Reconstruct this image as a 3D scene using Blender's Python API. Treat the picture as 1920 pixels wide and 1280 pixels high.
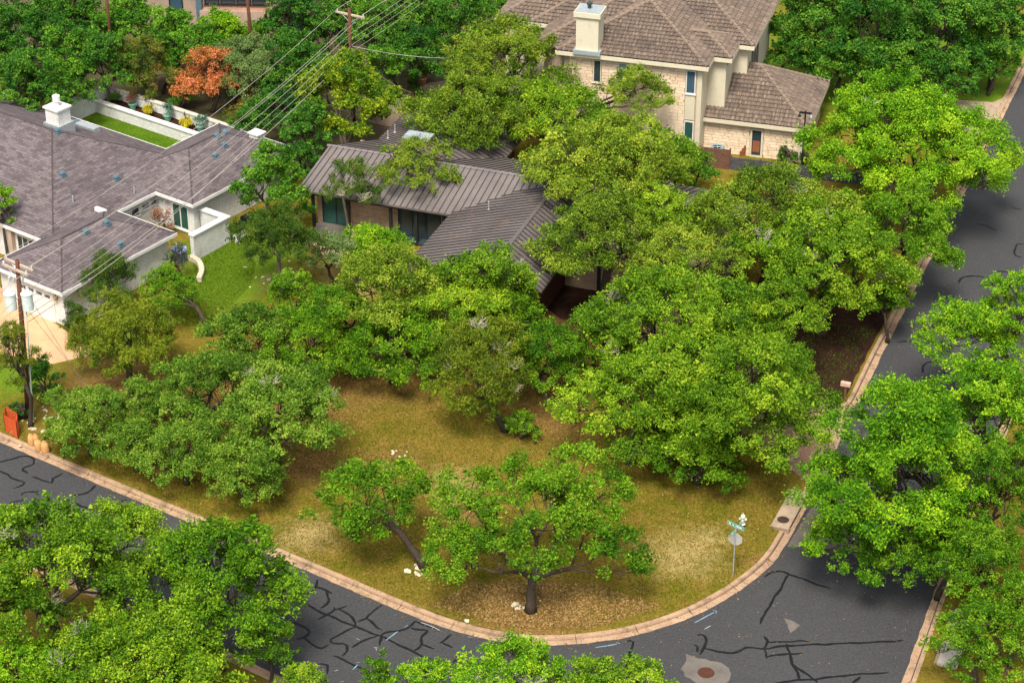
import bpy, math, random
import numpy as np
from mathutils import Vector, Matrix

for o_ in list(bpy.data.objects):
    bpy.data.objects.remove(o_)
SC = bpy.context.scene
COL = SC.collection
R_ = math.radians

# ------------------------------------------------------------------ camera
CAM_H = 64.0
cam_d = bpy.data.cameras.new('camera')
cam_d.sensor_width = 36.0
cam_d.lens = 75.0
cam_d.clip_start = 1.0
cam_d.clip_end = 4000.0
cam = bpy.data.objects.new('camera', cam_d)
cam.location = (0, 0, CAM_H)
cam.rotation_euler = (R_(60), 0, 0)
COL.objects.link(cam)
SC.camera = cam

# ------------------------------------------------------------------ light
SUN_EL, SUN_AZ = 60.0, 192.0      # azimuth clockwise from +Y: behind the camera
W = bpy.data.worlds.new('World')
SC.world = W
W.use_nodes = True
nt = W.node_tree
nt.nodes.clear()
sky = nt.nodes.new('ShaderNodeTexSky')
sky.sky_type = 'NISHITA'
sky.sun_disc = False
sky.sun_elevation = R_(SUN_EL)
sky.sun_rotation = R_(SUN_AZ)
sky.air_density = 1.0
sky.dust_density = 4.0
sky.ozone_density = 1.0
hsv = nt.nodes.new('ShaderNodeHueSaturation')
hsv.inputs['Saturation'].default_value = 0.35
bg = nt.nodes.new('ShaderNodeBackground')
bg.inputs['Strength'].default_value = 0.10
wo = nt.nodes.new('ShaderNodeOutputWorld')
nt.links.new(sky.outputs[0], hsv.inputs['Color'])
nt.links.new(hsv.outputs[0], bg.inputs[0])
nt.links.new(bg.outputs[0], wo.inputs[0])
sd = bpy.data.lights.new('sun', 'SUN')
sd.energy = 2.2
sd.angle = R_(18)
sd.color = (1.0, 0.93, 0.79)
sun = bpy.data.objects.new('sun', sd)
az, el = R_(SUN_AZ), R_(SUN_EL)
sdir = Vector((math.sin(az) * math.cos(el), math.cos(az) * math.cos(el), math.sin(el)))
sun.rotation_euler = sdir.to_track_quat('Z', 'Y').to_euler()
sun.location = sdir * 200
COL.objects.link(sun)
vs = SC.view_settings
vs.view_transform = 'Standard'
vs.look = 'None'
vs.gamma = 1.0
vs.exposure = 1.12
vs.use_curve_mapping = False
SC.render.engine = 'CYCLES'

# ------------------------------------------------------------------ survey helper: where a photographed spot lies on the level z
FPX = 4000.0
CT, ST = math.cos(R_(30)), math.sin(R_(30))
def g(px, py, z=0.0):
    u = (px - 960) / FPX; v = (py - 640) / FPX
    dx, dy, dz = u, CT - v * ST, -ST - v * CT
    t = (z - CAM_H) / dz
    return Vector((dx * t, dy * t, z))
def pxscale(p):
    """pixels (1920 wide) per metre and view pitch at p"""
    d = Vector((p[0], p[1], p[2] - CAM_H))
    depth = d.y * CT - d.z * ST
    return FPX / depth, math.atan2(-d.z, math.hypot(d.x, d.y))

# ------------------------------------------------------------------ materials
def _new(name):
    m = bpy.data.materials.new(name)
    m.use_nodes = True
    n = m.node_tree
    b = n.nodes['Principled BSDF']
    return m, n, b
def _pos(n, kind='world'):
    if kind == 'world':
        return n.nodes.new('ShaderNodeNewGeometry').outputs['Position']
    if kind == 'uv':
        return n.nodes.new('ShaderNodeTexCoord').outputs['UV']
    return n.nodes.new('ShaderNodeTexCoord').outputs['Object']
def _noise(n, vec, scale, detail=4, rough=0.6):
    t = n.nodes.new('ShaderNodeTexNoise')
    t.inputs['Scale'].default_value = scale
    t.inputs['Detail'].default_value = detail
    t.inputs['Roughness'].default_value = rough
    n.links.new(vec, t.inputs['Vector'])
    return t.outputs['Fac']
def _ramp(n, fac, stops):
    r = n.nodes.new('ShaderNodeValToRGB')
    e = r.color_ramp.elements
    while len(e) < len(stops):
        e.new(0.5)
    for k, (p, c) in enumerate(stops):
        e[k].position = p
        e[k].color = (c[0], c[1], c[2], 1)
    n.links.new(fac, r.inputs['Fac'])
    return r.outputs['Color']
def _mix(n, fac, a, b, mode='MIX'):
    x = n.nodes.new('ShaderNodeMix')
    x.data_type = 'RGBA'
    x.blend_type = mode
    for s, v in ((x.inputs[0], fac), (x.inputs[6], a), (x.inputs[7], b)):
        if isinstance(v, (int, float)):
            s.default_value = v
        elif isinstance(v, (tuple, list)):
            s.default_value = (v[0], v[1], v[2], 1)
        else:
            n.links.new(v, s)
    return x.outputs[2]
def _math(n, op, a, b=0.0, clamp=False):
    x = n.nodes.new('ShaderNodeMath')
    x.operation = op
    x.use_clamp = clamp
    for s, v in ((x.inputs[0], a), (x.inputs[1], b)):
        if isinstance(v, (int, float)):
            s.default_value = v
        else:
            n.links.new(v, s)
    return x.outputs[0]
def _bump(n, b, h, strength=0.4, dist=0.02):
    x = n.nodes.new('ShaderNodeBump')
    x.inputs['Strength'].default_value = strength
    x.inputs['Distance'].default_value = dist
    n.links.new(h, x.inputs['Height'])
    n.links.new(x.outputs[0], b.inputs['Normal'])
def surf(name, c0, c1, scale=3.0, rough=0.85, spec=0.25, bump=0.25, metal=0.0, fine=40.0, space='world', extra=None):
    """two-tone weathered surface: broad stains + fine grain"""
    m, n, b = _new(name)
    p = _pos(n, space)
    f1 = _noise(n, p, scale, 5, 0.65)
    f2 = _noise(n, p, fine, 3, 0.7)
    col = _ramp(n, f1, [(0.32, c0), (0.68, c1)])
    col = _mix(n, 0.35, col, _ramp(n, f2, [(0.3, [v * 0.55 for v in c0]), (0.7, [min(1, v * 1.35) for v in c1])]))
    n.links.new(col, b.inputs['Base Color'])
    b.inputs['Roughness'].default_value = rough
    b.inputs['Specular IOR Level'].default_value = spec
    b.inputs['Metallic'].default_value = metal
    if bump:
        _bump(n, b, f2, bump, 0.01)
    return m
def flat(name, c, rough=0.6, spec=0.3, metal=0.0):
    m, n, b = _new(name)
    p = _pos(n, 'obj')
    f = _noise(n, p, 6.0, 4)
    col = _ramp(n, f, [(0.3, [v * 0.82 for v in c]), (0.7, [min(1, v * 1.1) for v in c])])
    n.links.new(col, b.inputs['Base Color'])
    b.inputs['Roughness'].default_value = rough
    b.inputs['Specular IOR Level'].default_value = spec
    b.inputs['Metallic'].default_value = metal
    return m
M = {}
def leafmat(name, lo, mid, hi, trans=0.17):
    m, n, b = _new(name)
    a = n.nodes.new('ShaderNodeAttribute')
    a.attribute_name = 'tone'
    col = _ramp(n, a.outputs['Fac'], [(0.0, lo), (0.5, mid), (1.0, hi)])
    n.links.new(col, b.inputs['Base Color'])
    b.inputs['Roughness'].default_value = 0.6
    b.inputs['Specular IOR Level'].default_value = 0.10
    tr = n.nodes.new('ShaderNodeBsdfTranslucent')
    tc = _mix(n, 0.5, col, (mid[0] * 1.3, mid[1] * 1.2, mid[2] * 0.6))
    n.links.new(tc, tr.inputs['Color'])
    mx = n.nodes.new('ShaderNodeMixShader')
    mx.inputs[0].default_value = trans
    n.links.new(b.outputs[0], mx.inputs[1])
    n.links.new(tr.outputs[0], mx.inputs[2])
    n.links.new(mx.outputs[0], n.nodes['Material Output'].inputs[0])
    M[name] = m
leafmat('oak_bright', (0.025, 0.08, 0.004), (0.122, 0.25, 0.009), (0.35, 0.48, 0.024))
leafmat('oak_olive', (0.033, 0.075, 0.005), (0.145, 0.24, 0.014), (0.38, 0.45, 0.04))
leafmat('oak_green', (0.017, 0.07, 0.003), (0.08, 0.2, 0.006), (0.23, 0.38, 0.016))
leafmat('oak_grey', (0.028, 0.08, 0.007), (0.11, 0.225, 0.016), (0.29, 0.41, 0.045))
leafmat('oak_lime', (0.025, 0.1, 0.003), (0.112, 0.28, 0.007), (0.34, 0.52, 0.018))
leafmat('juniper', (0.028, 0.055, 0.004), (0.1, 0.155, 0.008), (0.23, 0.27, 0.018), 0.15)
leafmat('juniper_dark', (0.016, 0.045, 0.005), (0.055, 0.115, 0.01), (0.13, 0.19, 0.018), 0.15)
leafmat('far_dark', (0.01, 0.06, 0.008), (0.045, 0.15, 0.012), (0.14, 0.29, 0.024))
leafmat('far_green', (0.018, 0.085, 0.008), (0.075, 0.21, 0.012), (0.2, 0.37, 0.028))
leafmat('elm', (0.05, 0.10, 0.008), (0.14, 0.23, 0.014), (0.30, 0.34, 0.03))
leafmat('ligustrum', (0.035, 0.10, 0.008), (0.13, 0.23, 0.008), (0.40, 0.42, 0.015))
leafmat('orange_leaf', (0.12, 0.09, 0.01), (0.52, 0.17, 0.05), (0.8, 0.28, 0.15))
leafmat('olive_orange', (0.04, 0.08, 0.012), (0.11, 0.15, 0.016), (0.34, 0.17, 0.035))
leafmat('dusty', (0.06, 0.12, 0.03), (0.12, 0.20, 0.05), (0.20, 0.28, 0.09))
leafmat('red_leaf', (0.12, 0.05, 0.03), (0.26, 0.10, 0.06), (0.34, 0.16, 0.10))
leafmat('yellow_leaf', (0.30, 0.26, 0.008), (0.58, 0.50, 0.012), (0.75, 0.62, 0.03))
leafmat('agave', (0.02, 0.08, 0.05), (0.05, 0.16, 0.10), (0.12, 0.26, 0.16))
leafmat('grass_leaf', (0.045, 0.055, 0.005), (0.135, 0.125, 0.010), (0.33, 0.25, 0.04), 0.2)
leafmat('grass_lush', (0.05, 0.11, 0.008), (0.11, 0.2, 0.012), (0.2, 0.29, 0.02), 0.2)
leafmat('litter_leaf', (0.09, 0.045, 0.016), (0.22, 0.12, 0.035), (0.42, 0.29, 0.12), 0.1)
leafmat('dead_twig', (0.22, 0.17, 0.14), (0.34, 0.28, 0.24), (0.5, 0.42, 0.36), 0.05)

M['bark'] = surf('bark', (0.035, 0.027, 0.02), (0.085, 0.066, 0.05), 4, 0.95, 0.1, 0.6, fine=25)
M['bark_pale'] = surf('bark_pale', (0.11, 0.085, 0.065), (0.24, 0.20, 0.16), 4, 0.95, 0.1, 0.5, fine=25)
M['bark_bare'] = surf('bark_bare', (0.34, 0.29, 0.23), (0.52, 0.46, 0.38), 4, 0.9, 0.1, 0.4, fine=25)
M['concrete'] = surf('concrete', (0.28, 0.21, 0.145), (0.42, 0.32, 0.23), 1.2, 0.9, 0.2, 0.3)
M['kerb_concrete'] = surf('kerb_concrete', (0.30, 0.19, 0.12), (0.46, 0.31, 0.20), 0.9, 0.9, 0.2, 0.35, fine=22)
M['concrete_grey'] = surf('concrete_grey', (0.09, 0.078, 0.07), (0.165, 0.145, 0.13), 1.5, 0.9, 0.2, 0.3)
M['concrete_pale'] = surf('concrete_pale', (0.40, 0.36, 0.30), (0.55, 0.50, 0.43), 1.5, 0.9, 0.2, 0.3)
M['pink_paving'] = surf('pink_paving', (0.27, 0.15, 0.10), (0.44, 0.26, 0.19), 0.6, 0.9, 0.2, 0.3, fine=14)
M['peach_drive'] = surf('peach_drive', (0.46, 0.27, 0.15), (0.60, 0.38, 0.22), 0.8, 0.9, 0.2, 0.2)
M['mulch'] = surf('mulch', (0.014, 0.007, 0.005), (0.05, 0.024, 0.016), 2.2, 1.0, 0.05, 0.9, fine=18)
M['soil'] = surf('soil', (0.10, 0.055, 0.032), (0.26, 0.15, 0.09), 0.8, 1.0, 0.05, 0.6, fine=9)
M['limestone'] = surf('limestone', (0.40, 0.34, 0.23), (0.62, 0.56, 0.42), 2, 0.9, 0.15, 0.6, fine=12)
M['crack_seal'] = surf('crack_seal', (0.003, 0.0035, 0.005), (0.009, 0.009, 0.011), 2.0, 0.6, 0.3, 0.2, fine=12)
M['paint_blue'] = flat('paint_blue', (0.20, 0.32, 0.42), 0.7)
M['paint_white'] = flat('paint_white', (0.36, 0.36, 0.35), 0.7)
M['rust'] = surf('rust', (0.05, 0.02, 0.013), (0.10, 0.038, 0.022), 8, 0.85, 0.2, 0.4)
M['iron'] = surf('iron', (0.028, 0.018, 0.014), (0.06, 0.035, 0.026), 8, 0.7, 0.3, 0.3)
M['white_paint'] = surf('white_paint', (0.62, 0.61, 0.58), (0.76, 0.75, 0.72), 1.5, 0.7, 0.25, 0.1)
M['cream_paint'] = surf('cream_paint', (0.54, 0.48, 0.35), (0.66, 0.60, 0.46), 1.0, 0.7, 0.25, 0.1)
M['glass'] = flat('glass', (0.03, 0.045, 0.055), 0.08, 0.8)
M['glass_teal'] = flat('glass_teal', (0.025, 0.085, 0.07), 0.1, 0.7)
M['glass_blue'] = flat('glass_blue', (0.05, 0.10, 0.14), 0.1, 0.7)
M['blind'] = flat('blind', (0.20, 0.27, 0.30), 0.3, 0.5)
M['galv'] = flat('galv', (0.38, 0.42, 0.44), 0.45, 0.5, 0.3)
M['steel_dark'] = flat('steel_dark', (0.03, 0.05, 0.055), 0.5)
M['vent_blue'] = flat('vent_blue', (0.09, 0.15, 0.19), 0.5)
M['black'] = flat('black', (0.012, 0.012, 0.014), 0.5)
M['rubber'] = flat('rubber', (0.014, 0.014, 0.015), 0.85)
M['car_paint'] = flat('car_paint', (0.012, 0.016, 0.024), 0.18, 0.6)
M['pole_wood'] = surf('pole_wood', (0.07, 0.028, 0.018), (0.15, 0.065, 0.04), 3, 0.9, 0.1, 0.4, fine=20)
M['arm_wood'] = surf('arm_wood', (0.36, 0.27, 0.20), (0.55, 0.44, 0.35), 3, 0.9, 0.1, 0.3)
M['wire'] = flat('wire', (0.40, 0.37, 0.32), 0.45, 0.5)
M['transformer'] = flat('transformer', (0.60, 0.68, 0.66), 0.45, 0.4)
M['porcelain'] = flat('porcelain', (0.62, 0.64, 0.66), 0.25, 0.5)
M['hydrant_paint'] = surf('hydrant_paint', (0.42, 0.46, 0.38), (0.62, 0.64, 0.54), 6, 0.6, 0.3, 0.1)
M['sign_green'] = flat('sign_green', (0.0, 0.23, 0.13), 0.45, 0.4)
M['sign_white'] = flat('sign_white', (0.74, 0.80, 0.77), 0.5, 0.4)
M['sign_back'] = surf('sign_back', (0.42, 0.42, 0.38), (0.55, 0.54, 0.48), 5, 0.5, 0.4, 0, 0.3)
M['sign_red'] = flat('sign_red', (0.5, 0.02, 0.02), 0.5)
M['orange_net'] = flat('orange_net', (0.72, 0.10, 0.03), 0.7)
M['burlap'] = surf('burlap', (0.44, 0.23, 0.085), (0.62, 0.36, 0.15), 6, 0.9, 0.1, 0.4)
M['fence_wood'] = surf('fence_wood', (0.09, 0.045, 0.03), (0.19, 0.10, 0.07), 3, 0.9, 0.1, 0.3)
M['fence_dark'] = surf('fence_dark', (0.045, 0.045, 0.055), (0.10, 0.095, 0.105), 3, 0.8, 0.2, 0.3)
M['fence_tan'] = surf('fence_tan', (0.34, 0.24, 0.18), (0.48, 0.36, 0.28), 3, 0.9, 0.1, 0.3)
M['gate_wood'] = surf('gate_wood', (0.19, 0.06, 0.028), (0.32, 0.12, 0.06), 3, 0.8, 0.2, 0.3)
M['siding_red'] = surf('siding_red', (0.055, 0.02, 0.014), (0.115, 0.042, 0.03), 2, 0.85, 0.2, 0.3)
M['dark_frame'] = flat('dark_frame', (0.02, 0.022, 0.024), 0.5)
M['brown_stone'] = surf('brown_stone', (0.22, 0.14, 0.09), (0.46, 0.33, 0.22), 4, 0.9, 0.15, 0.7, fine=9)
M['terracotta'] = surf('terracotta', (0.42, 0.19, 0.09), (0.55, 0.28, 0.15), 4, 0.8, 0.2, 0.2)
M['pot_green'] = flat('pot_green', (0.16, 0.34, 0.24), 0.35, 0.5)
M['pot_blue'] = flat('pot_blue', (0.02, 0.045, 0.14), 0.3, 0.5)
M['blue_lid'] = flat('blue_lid', (0.36, 0.42, 0.80), 0.6)
M['lamp_brass'] = flat('lamp_brass', (0.45, 0.33, 0.14), 0.4, 0.5, 0.6)
M['ac_metal'] = flat('ac_metal', (0.22, 0.36, 0.42), 0.5, 0.4)
M['lush_lawn'] = surf('lush_lawn', (0.045, 0.10, 0.007), (0.09, 0.165, 0.010), 0.9, 0.95, 0.05, 0.6, fine=14)
M['gravel_bed'] = surf('gravel_bed', (0.42, 0.26, 0.20), (0.66, 0.46, 0.36), 3, 1.0, 0.1, 0.6, fine=14)

def stain(name, col2, scale, lo, hi, amt):
    """adds broad dirt blotches on top of an existing surface colour"""
    m = M[name]; n = m.node_tree; b = n.nodes['Principled BSDF']
    src = b.inputs['Base Color'].links[0].from_socket
    f = _noise(n, _pos(n), scale, 6, 0.75)
    out = _mix(n, _ramp(n, f, [(lo, (0, 0, 0)), (hi, (amt, amt, amt))]), src, col2)
    n.links.new(out, b.inputs['Base Color'])
stain('kerb_concrete', (0.10, 0.065, 0.045), 1.4, 0.50, 0.70, 0.75)
stain('kerb_concrete', (0.16, 0.13, 0.05), 0.35, 0.52, 0.68, 0.5)
stain('concrete', (0.12, 0.09, 0.06), 1.8, 0.5, 0.7, 0.6)
stain('white_paint', (0.40, 0.38, 0.33), 1.2, 0.52, 0.75, 0.5)
stain('cream_paint', (0.30, 0.27, 0.20), 1.0, 0.52, 0.75, 0.5)
def mk_asphalt():
    m, n, b = _new('asphalt')
    p = _pos(n)
    f1 = _noise(n, p, 0.18, 5, 0.6)
    f2 = _noise(n, p, 1.6, 5, 0.65)
    f3 = _noise(n, p, 26.0, 3, 0.8)
    col = _ramp(n, f1, [(0.35, (0.036, 0.036, 0.039)), (0.65, (0.062, 0.062, 0.065))])
    col = _mix(n, _ramp(n, f2, [(0.45, (0, 0, 0)), (0.75, (0.6, 0.6, 0.6))]), col, (0.088, 0.087, 0.088))
    col = _mix(n, 0.5, col, _ramp(n, f3, [(0.38, (0.014, 0.014, 0.016)), (0.60, (0.122, 0.121, 0.12))]))
    f7 = _noise(n, p, 8.0, 4, 0.85)
    col = _mix(n, 0.42, col, _ramp(n, f7, [(0.36, (0.018, 0.018, 0.020)), (0.64, (0.115, 0.112, 0.11))]))
    f5 = _noise(n, p, 14.0, 2, 0.7)
    col = _mix(n, _ramp(n, f5, [(0.66, (0, 0, 0)), (0.72, (0.6, 0.6, 0.6))]), col, (0.20, 0.185, 0.17))
    f4 = _noise(n, p, 5.0, 2, 0.5)
    col = _mix(n, _ramp(n, f4, [(0.70, (0, 0, 0)), (0.74, (0.6, 0.6, 0.6))]), col, (0.14, 0.11, 0.075))
    f6 = _noise(n, p, 0.35, 6, 0.75)
    col = _mix(n, _ramp(n, f6, [(0.55, (0, 0, 0)), (0.75, (0.45, 0.45, 0.45))]), col, (0.10, 0.097, 0.095))
    col = _mix(n, 1.0, col, (0.70, 0.715, 0.75), 'MULTIPLY')
    n.links.new(col, b.inputs['Base Color'])
    b.inputs['Roughness'].default_value = 0.85
    b.inputs['Specular IOR Level'].default_value = 0.3
    _bump(n, b, f3, 0.3, 0.01)
    M['asphalt'] = m
mk_asphalt()

def dist_mask(n, p, cx, cy, r0, r1, nz, amp):
    """1 inside a ragged patch round (cx, cy), 0 outside"""
    v = n.nodes.new('ShaderNodeVectorMath')
    v.operation = 'DISTANCE'
    s = n.nodes.new('ShaderNodeVectorMath')
    s.operation = 'MULTIPLY'
    n.links.new(p, s.inputs[0])
    s.inputs[1].default_value = (1, 1, 0)
    n.links.new(s.outputs[0], v.inputs[0])
    v.inputs[1].default_value = (cx, cy, 0)
    d = _math(n, 'ADD', v.outputs['Value'], _math(n, 'MULTIPLY', _math(n, 'SUBTRACT', nz, 0.5), amp))
    mr = n.nodes.new('ShaderNodeMapRange')
    mr.inputs['From Min'].default_value = r0
    mr.inputs['From Max'].default_value = r1
    mr.inputs['To Min'].default_value = 1
    mr.inputs['To Max'].default_value = 0
    n.links.new(d, mr.inputs['Value'])
    return mr.outputs[0]
def mk_lawn():
    m, n, b = _new('lawn')
    p = _pos(n)
    broad = _noise(n, p, 0.16, 4, 0.6)
    mid = _noise(n, p, 0.8, 5, 0.65)
    edge = _noise(n, p, 1.5, 7, 0.82)
    fine = _noise(n, p, 6.5, 5, 0.85)
    green = _ramp(n, fine, [(0.3, (0.045, 0.052, 0.004)), (0.7, (0.17, 0.168, 0.014))])
    olive = _ramp(n, fine, [(0.3, (0.085, 0.06, 0.010)), (0.7, (0.29, 0.21, 0.04))])
    col = _mix(n, _ramp(n, mid, [(0.40, (0, 0, 0)), (0.62, (1, 1, 1))]), green, olive)
    col = _mix(n, _ramp(n, broad, [(0.45, (0, 0, 0)), (0.65, (0.7, 0.7, 0.7))]), col, olive)
    litter = _ramp(n, fine, [(0.28, (0.07, 0.032, 0.012)), (0.5, (0.22, 0.12, 0.045)), (0.75, (0.42, 0.28, 0.13))])
    straw = _ramp(n, fine, [(0.25, (0.18, 0.13, 0.04)), (0.7, (0.46, 0.36, 0.16))])
    lush = _ramp(n, fine, [(0.3, (0.055, 0.11, 0.008)), (0.7, (0.15, 0.24, 0.016))])
    for cx, cy, r0, r1 in ((1.0, 84.2, 1.2, 3.6), (-6.5, 97.0, 0.0, 2.6), (-2.5, 93.0, 0.0, 2.4), (-13.0, 104, 1, 6), (3, 103, 1, 5), (-7, 109, 2, 7), (13.2, 87.6, 0.0, 1.6), (-22, 104.5, 1, 6), (-11.0, 97.0, 0.5, 2.5)):
        col = _mix(n, dist_mask(n, p, cx, cy, r0, r1, edge, 7.0), col, litter)
    for cx, cy, r0, r1 in ((8.6, 88.9, 0.2, 2.8), (-3.2, 95.4, 0.0, 2.0), (-10.5, 90.6, 0.0, 2.2), (-15.2, 118.6, 0.3, 2.3), (-9.5, 118.5, 0.5, 3.5), (10.2, 90.5, 0, 1.4)):
        col = _mix(n, dist_mask(n, p, cx, cy, r0, r1, edge, 7.0), col, straw)
    for cx, cy, r0, r1 in ((-17.5, 122.0, 3.0, 4.6), (-18.3, 117.5, 2.0, 4.0), (44, 152, 4, 12), (33, 154, 10, 18), (-23.5, 111.0, 0.5, 2.2), (-29.0, 106.5, 1.0, 3.0)):
        col = _mix(n, dist_mask(n, p, cx, cy, r0, r1, edge, 4.0), col, lush)
    for cx, cy, r0, r1 in ((6.0, 116, 3, 7), (-4, 112, 2, 6)):
        col = _mix(n, dist_mask(n, p, cx, cy, r0, r1, edge, 5.0), col, _ramp(n, fine, [(0.3, (0.05, 0.022, 0.014)), (0.7, (0.17, 0.085, 0.05))]))
    col = _mix(n, 1.0, col, (0.92, 0.90, 0.84), 'MULTIPLY')
    n.links.new(col, b.inputs['Base Color'])
    b.inputs['Roughness'].default_value = 0.95
    b.inputs['Specular IOR Level'].default_value = 0.05
    _bump(n, b, fine, 0.6, 0.03)
    M['lawn'] = m
mk_lawn()
def mk_woodfloor():
    m, n, b = _new('wood_floor')
    p = _pos(n)
    f = _noise(n, p, 0.5, 5, 0.65)
    fine = _noise(n, p, 9.0, 4, 0.75)
    col = _mix(n, _ramp(n, f, [(0.4, (0, 0, 0)), (0.65, (1, 1, 1))]),
               _ramp(n, fine, [(0.3, (0.04, 0.025, 0.014)), (0.7, (0.15, 0.09, 0.055))]),
               _ramp(n, fine, [(0.3, (0.03, 0.05, 0.008)), (0.7, (0.10, 0.11, 0.02))]))
    n.links.new(col, b.inputs['Base Color'])
    b.inputs['Roughness'].default_value = 0.95
    _bump(n, b, fine, 0.6, 0.03)
    M['wood_floor'] = m
mk_woodfloor()
def brickmat(name, c1, c2, mortar, bw, bh, msize, bump=0.5, mottled=0.4, offset=0.5, rough=0.9, dark=None):
    m, n, b = _new(name)
    p = _pos(n, 'uv')
    t = n.nodes.new('ShaderNodeTexBrick')
    t.offset = offset
    t.inputs['Color1'].default_value = (*c1, 1)
    t.inputs['Color2'].default_value = (*c2, 1)
    t.inputs['Mortar'].default_value = (*mortar, 1)
    t.inputs['Scale'].default_value = 1.0
    t.inputs['Mortar Size'].default_value = msize
    t.inputs['Brick Width'].default_value = bw
    t.inputs['Row Height'].default_value = bh
    t.inputs['Bias'].default_value = 0.0
    n.links.new(p, t.inputs['Vector'])
    wp = _pos(n)
    f = _noise(n, wp, 1.3, 5, 0.7)
    f2 = _noise(n, wp, 7.0, 4, 0.7)
    col = _mix(n, mottled, t.outputs['Color'], _ramp(n, f, [(0.3, [v * 0.6 for v in c1]), (0.7, [min(1, v * 1.3) for v in c2])]))
    col = _mix(n, 0.25, col, _ramp(n, f2, [(0.3, [v * 0.55 for v in c1]), (0.7, [min(1, v * 1.4) for v in c2])]))
    if dark:
        col = _mix(n, _ramp(n, _noise(n, wp, 0.45, 5, 0.7), [(0.5, (0, 0, 0)), (0.72, (0.75, 0.75, 0.75))]), col, dark)
    n.links.new(col, b.inputs['Base Color'])
    b.inputs['Roughness'].default_value = rough
    b.inputs['Specular IOR Level'].default_value = 0.2
    _bump(n, b, _math(n, 'SUBTRACT', 1.0, t.outputs['Fac']), bump, 0.015)
    M[name] = m
    return m
brickmat('shingle', (0.058, 0.046, 0.052), (0.175, 0.145, 0.15), (0.035, 0.025, 0.03), 0.55, 0.19, 0.012, 0.6, 0.2)
brickmat('white_brick', (0.62, 0.61, 0.58), (0.74, 0.73, 0.70), (0.50, 0.49, 0.47), 0.22, 0.075, 0.008, 0.5, 0.3)
brickmat('brown_brick', (0.24, 0.16, 0.10), (0.42, 0.30, 0.20), (0.30, 0.25, 0.2), 0.5, 0.16, 0.02, 0.7, 0.4)
brickmat('siding_white', (0.66, 0.65, 0.62), (0.72, 0.71, 0.68), (0.45, 0.44, 0.43), 50.0, 0.18, 0.012, 0.5, 0.2, 0.0)
stain('white_brick', (0.34, 0.32, 0.27), 0.9, 0.5, 0.75, 0.5)
stain('shingle', (0.045, 0.036, 0.040), 0.35, 0.5, 0.7, 0.45)
stain('shingle', (0.21, 0.17, 0.16), 3.5, 0.56, 0.72, 0.5)
def mk_metalroof():
    m, n, b = _new('metal_roof')
    p = _pos(n)
    f = _noise(n, p, 0.5, 4, 0.6)
    col = _ramp(n, f, [(0.3, (0.125, 0.106, 0.102)), (0.7, (0.19, 0.165, 0.158))])
    rust = _ramp(n, _noise(n, p, 1.1, 6, 0.75), [(0.64, (0, 0, 0)), (0.80, (0.5, 0.5, 0.5))])
    col = _mix(n, rust, col, (0.30, 0.12, 0.06))
    n.links.new(col, b.inputs['Base Color'])
    b.inputs['Roughness'].default_value = 0.5
    b.inputs['Metallic'].default_value = 0.25
    b.inputs['Specular IOR Level'].default_value = 0.35
    M['metal_roof'] = m
    m, n, b = _new('metal_seam')
    p = _pos(n)
    rust = _ramp(n, _noise(n, p, 0.7, 6, 0.75), [(0.58, (0.035, 0.027, 0.027)), (0.74, (0.24, 0.09, 0.04))])
    n.links.new(rust, b.inputs['Base Color'])
    b.inputs['Roughness'].default_value = 0.6
    M['metal_seam'] = m
mk_metalroof()
def mk_tile():
    m, n, b = _new('roof_tile')
    p = _pos(n)
    a = n.nodes.new('ShaderNodeAttribute')
    a.attribute_name = 'tone'
    col = _ramp(n, a.outputs['Fac'], [(0.0, (0.06, 0.042, 0.032)), (0.5, (0.135, 0.098, 0.075)), (1.0, (0.27, 0.20, 0.15))])
    stain = _ramp(n, _noise(n, p, 0.42, 6, 0.75), [(0.52, (0, 0, 0)), (0.72, (0.75, 0.75, 0.75))])
    col = _mix(n, stain, col, (0.055, 0.040, 0.038))
    lichen = _ramp(n, _noise(n, p, 2.2, 5, 0.8), [(0.62, (0, 0, 0)), (0.72, (0.6, 0.6, 0.6))])
    col = _mix(n, lichen, col, (0.20, 0.155, 0.125))
    n.links.new(col, b.inputs['Base Color'])
    b.inputs['Roughness'].default_value = 0.9
    M['roof_tile'] = m
mk_tile()
def mk_block():
    m, n, b = _new('stone_block')
    oi = n.nodes.new('ShaderNodeObjectInfo')
    p = _pos(n)
    col = _ramp(n, oi.outputs['Random'], [(0.0, (0.60, 0.44, 0.29)), (0.5, (0.74, 0.57, 0.41)), (1.0, (0.82, 0.68, 0.52))])
    col = _mix(n, 0.4, col, _ramp(n, _noise(n, p, 5.0, 5, 0.7), [(0.3, (0.56, 0.40, 0.26)), (0.7, (0.82, 0.67, 0.50))]))
    n.links.new(col, b.inputs['Base Color'])
    b.inputs['Roughness'].default_value = 0.9
    _bump(n, b, _noise(n, p, 9.0, 4, 0.7), 0.5, 0.02)
    M['stone_block'] = m
mk_block()
M['mortar'] = surf('mortar', (0.40, 0.29, 0.21), (0.52, 0.40, 0.30), 3, 0.95, 0.1, 0.2)

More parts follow.
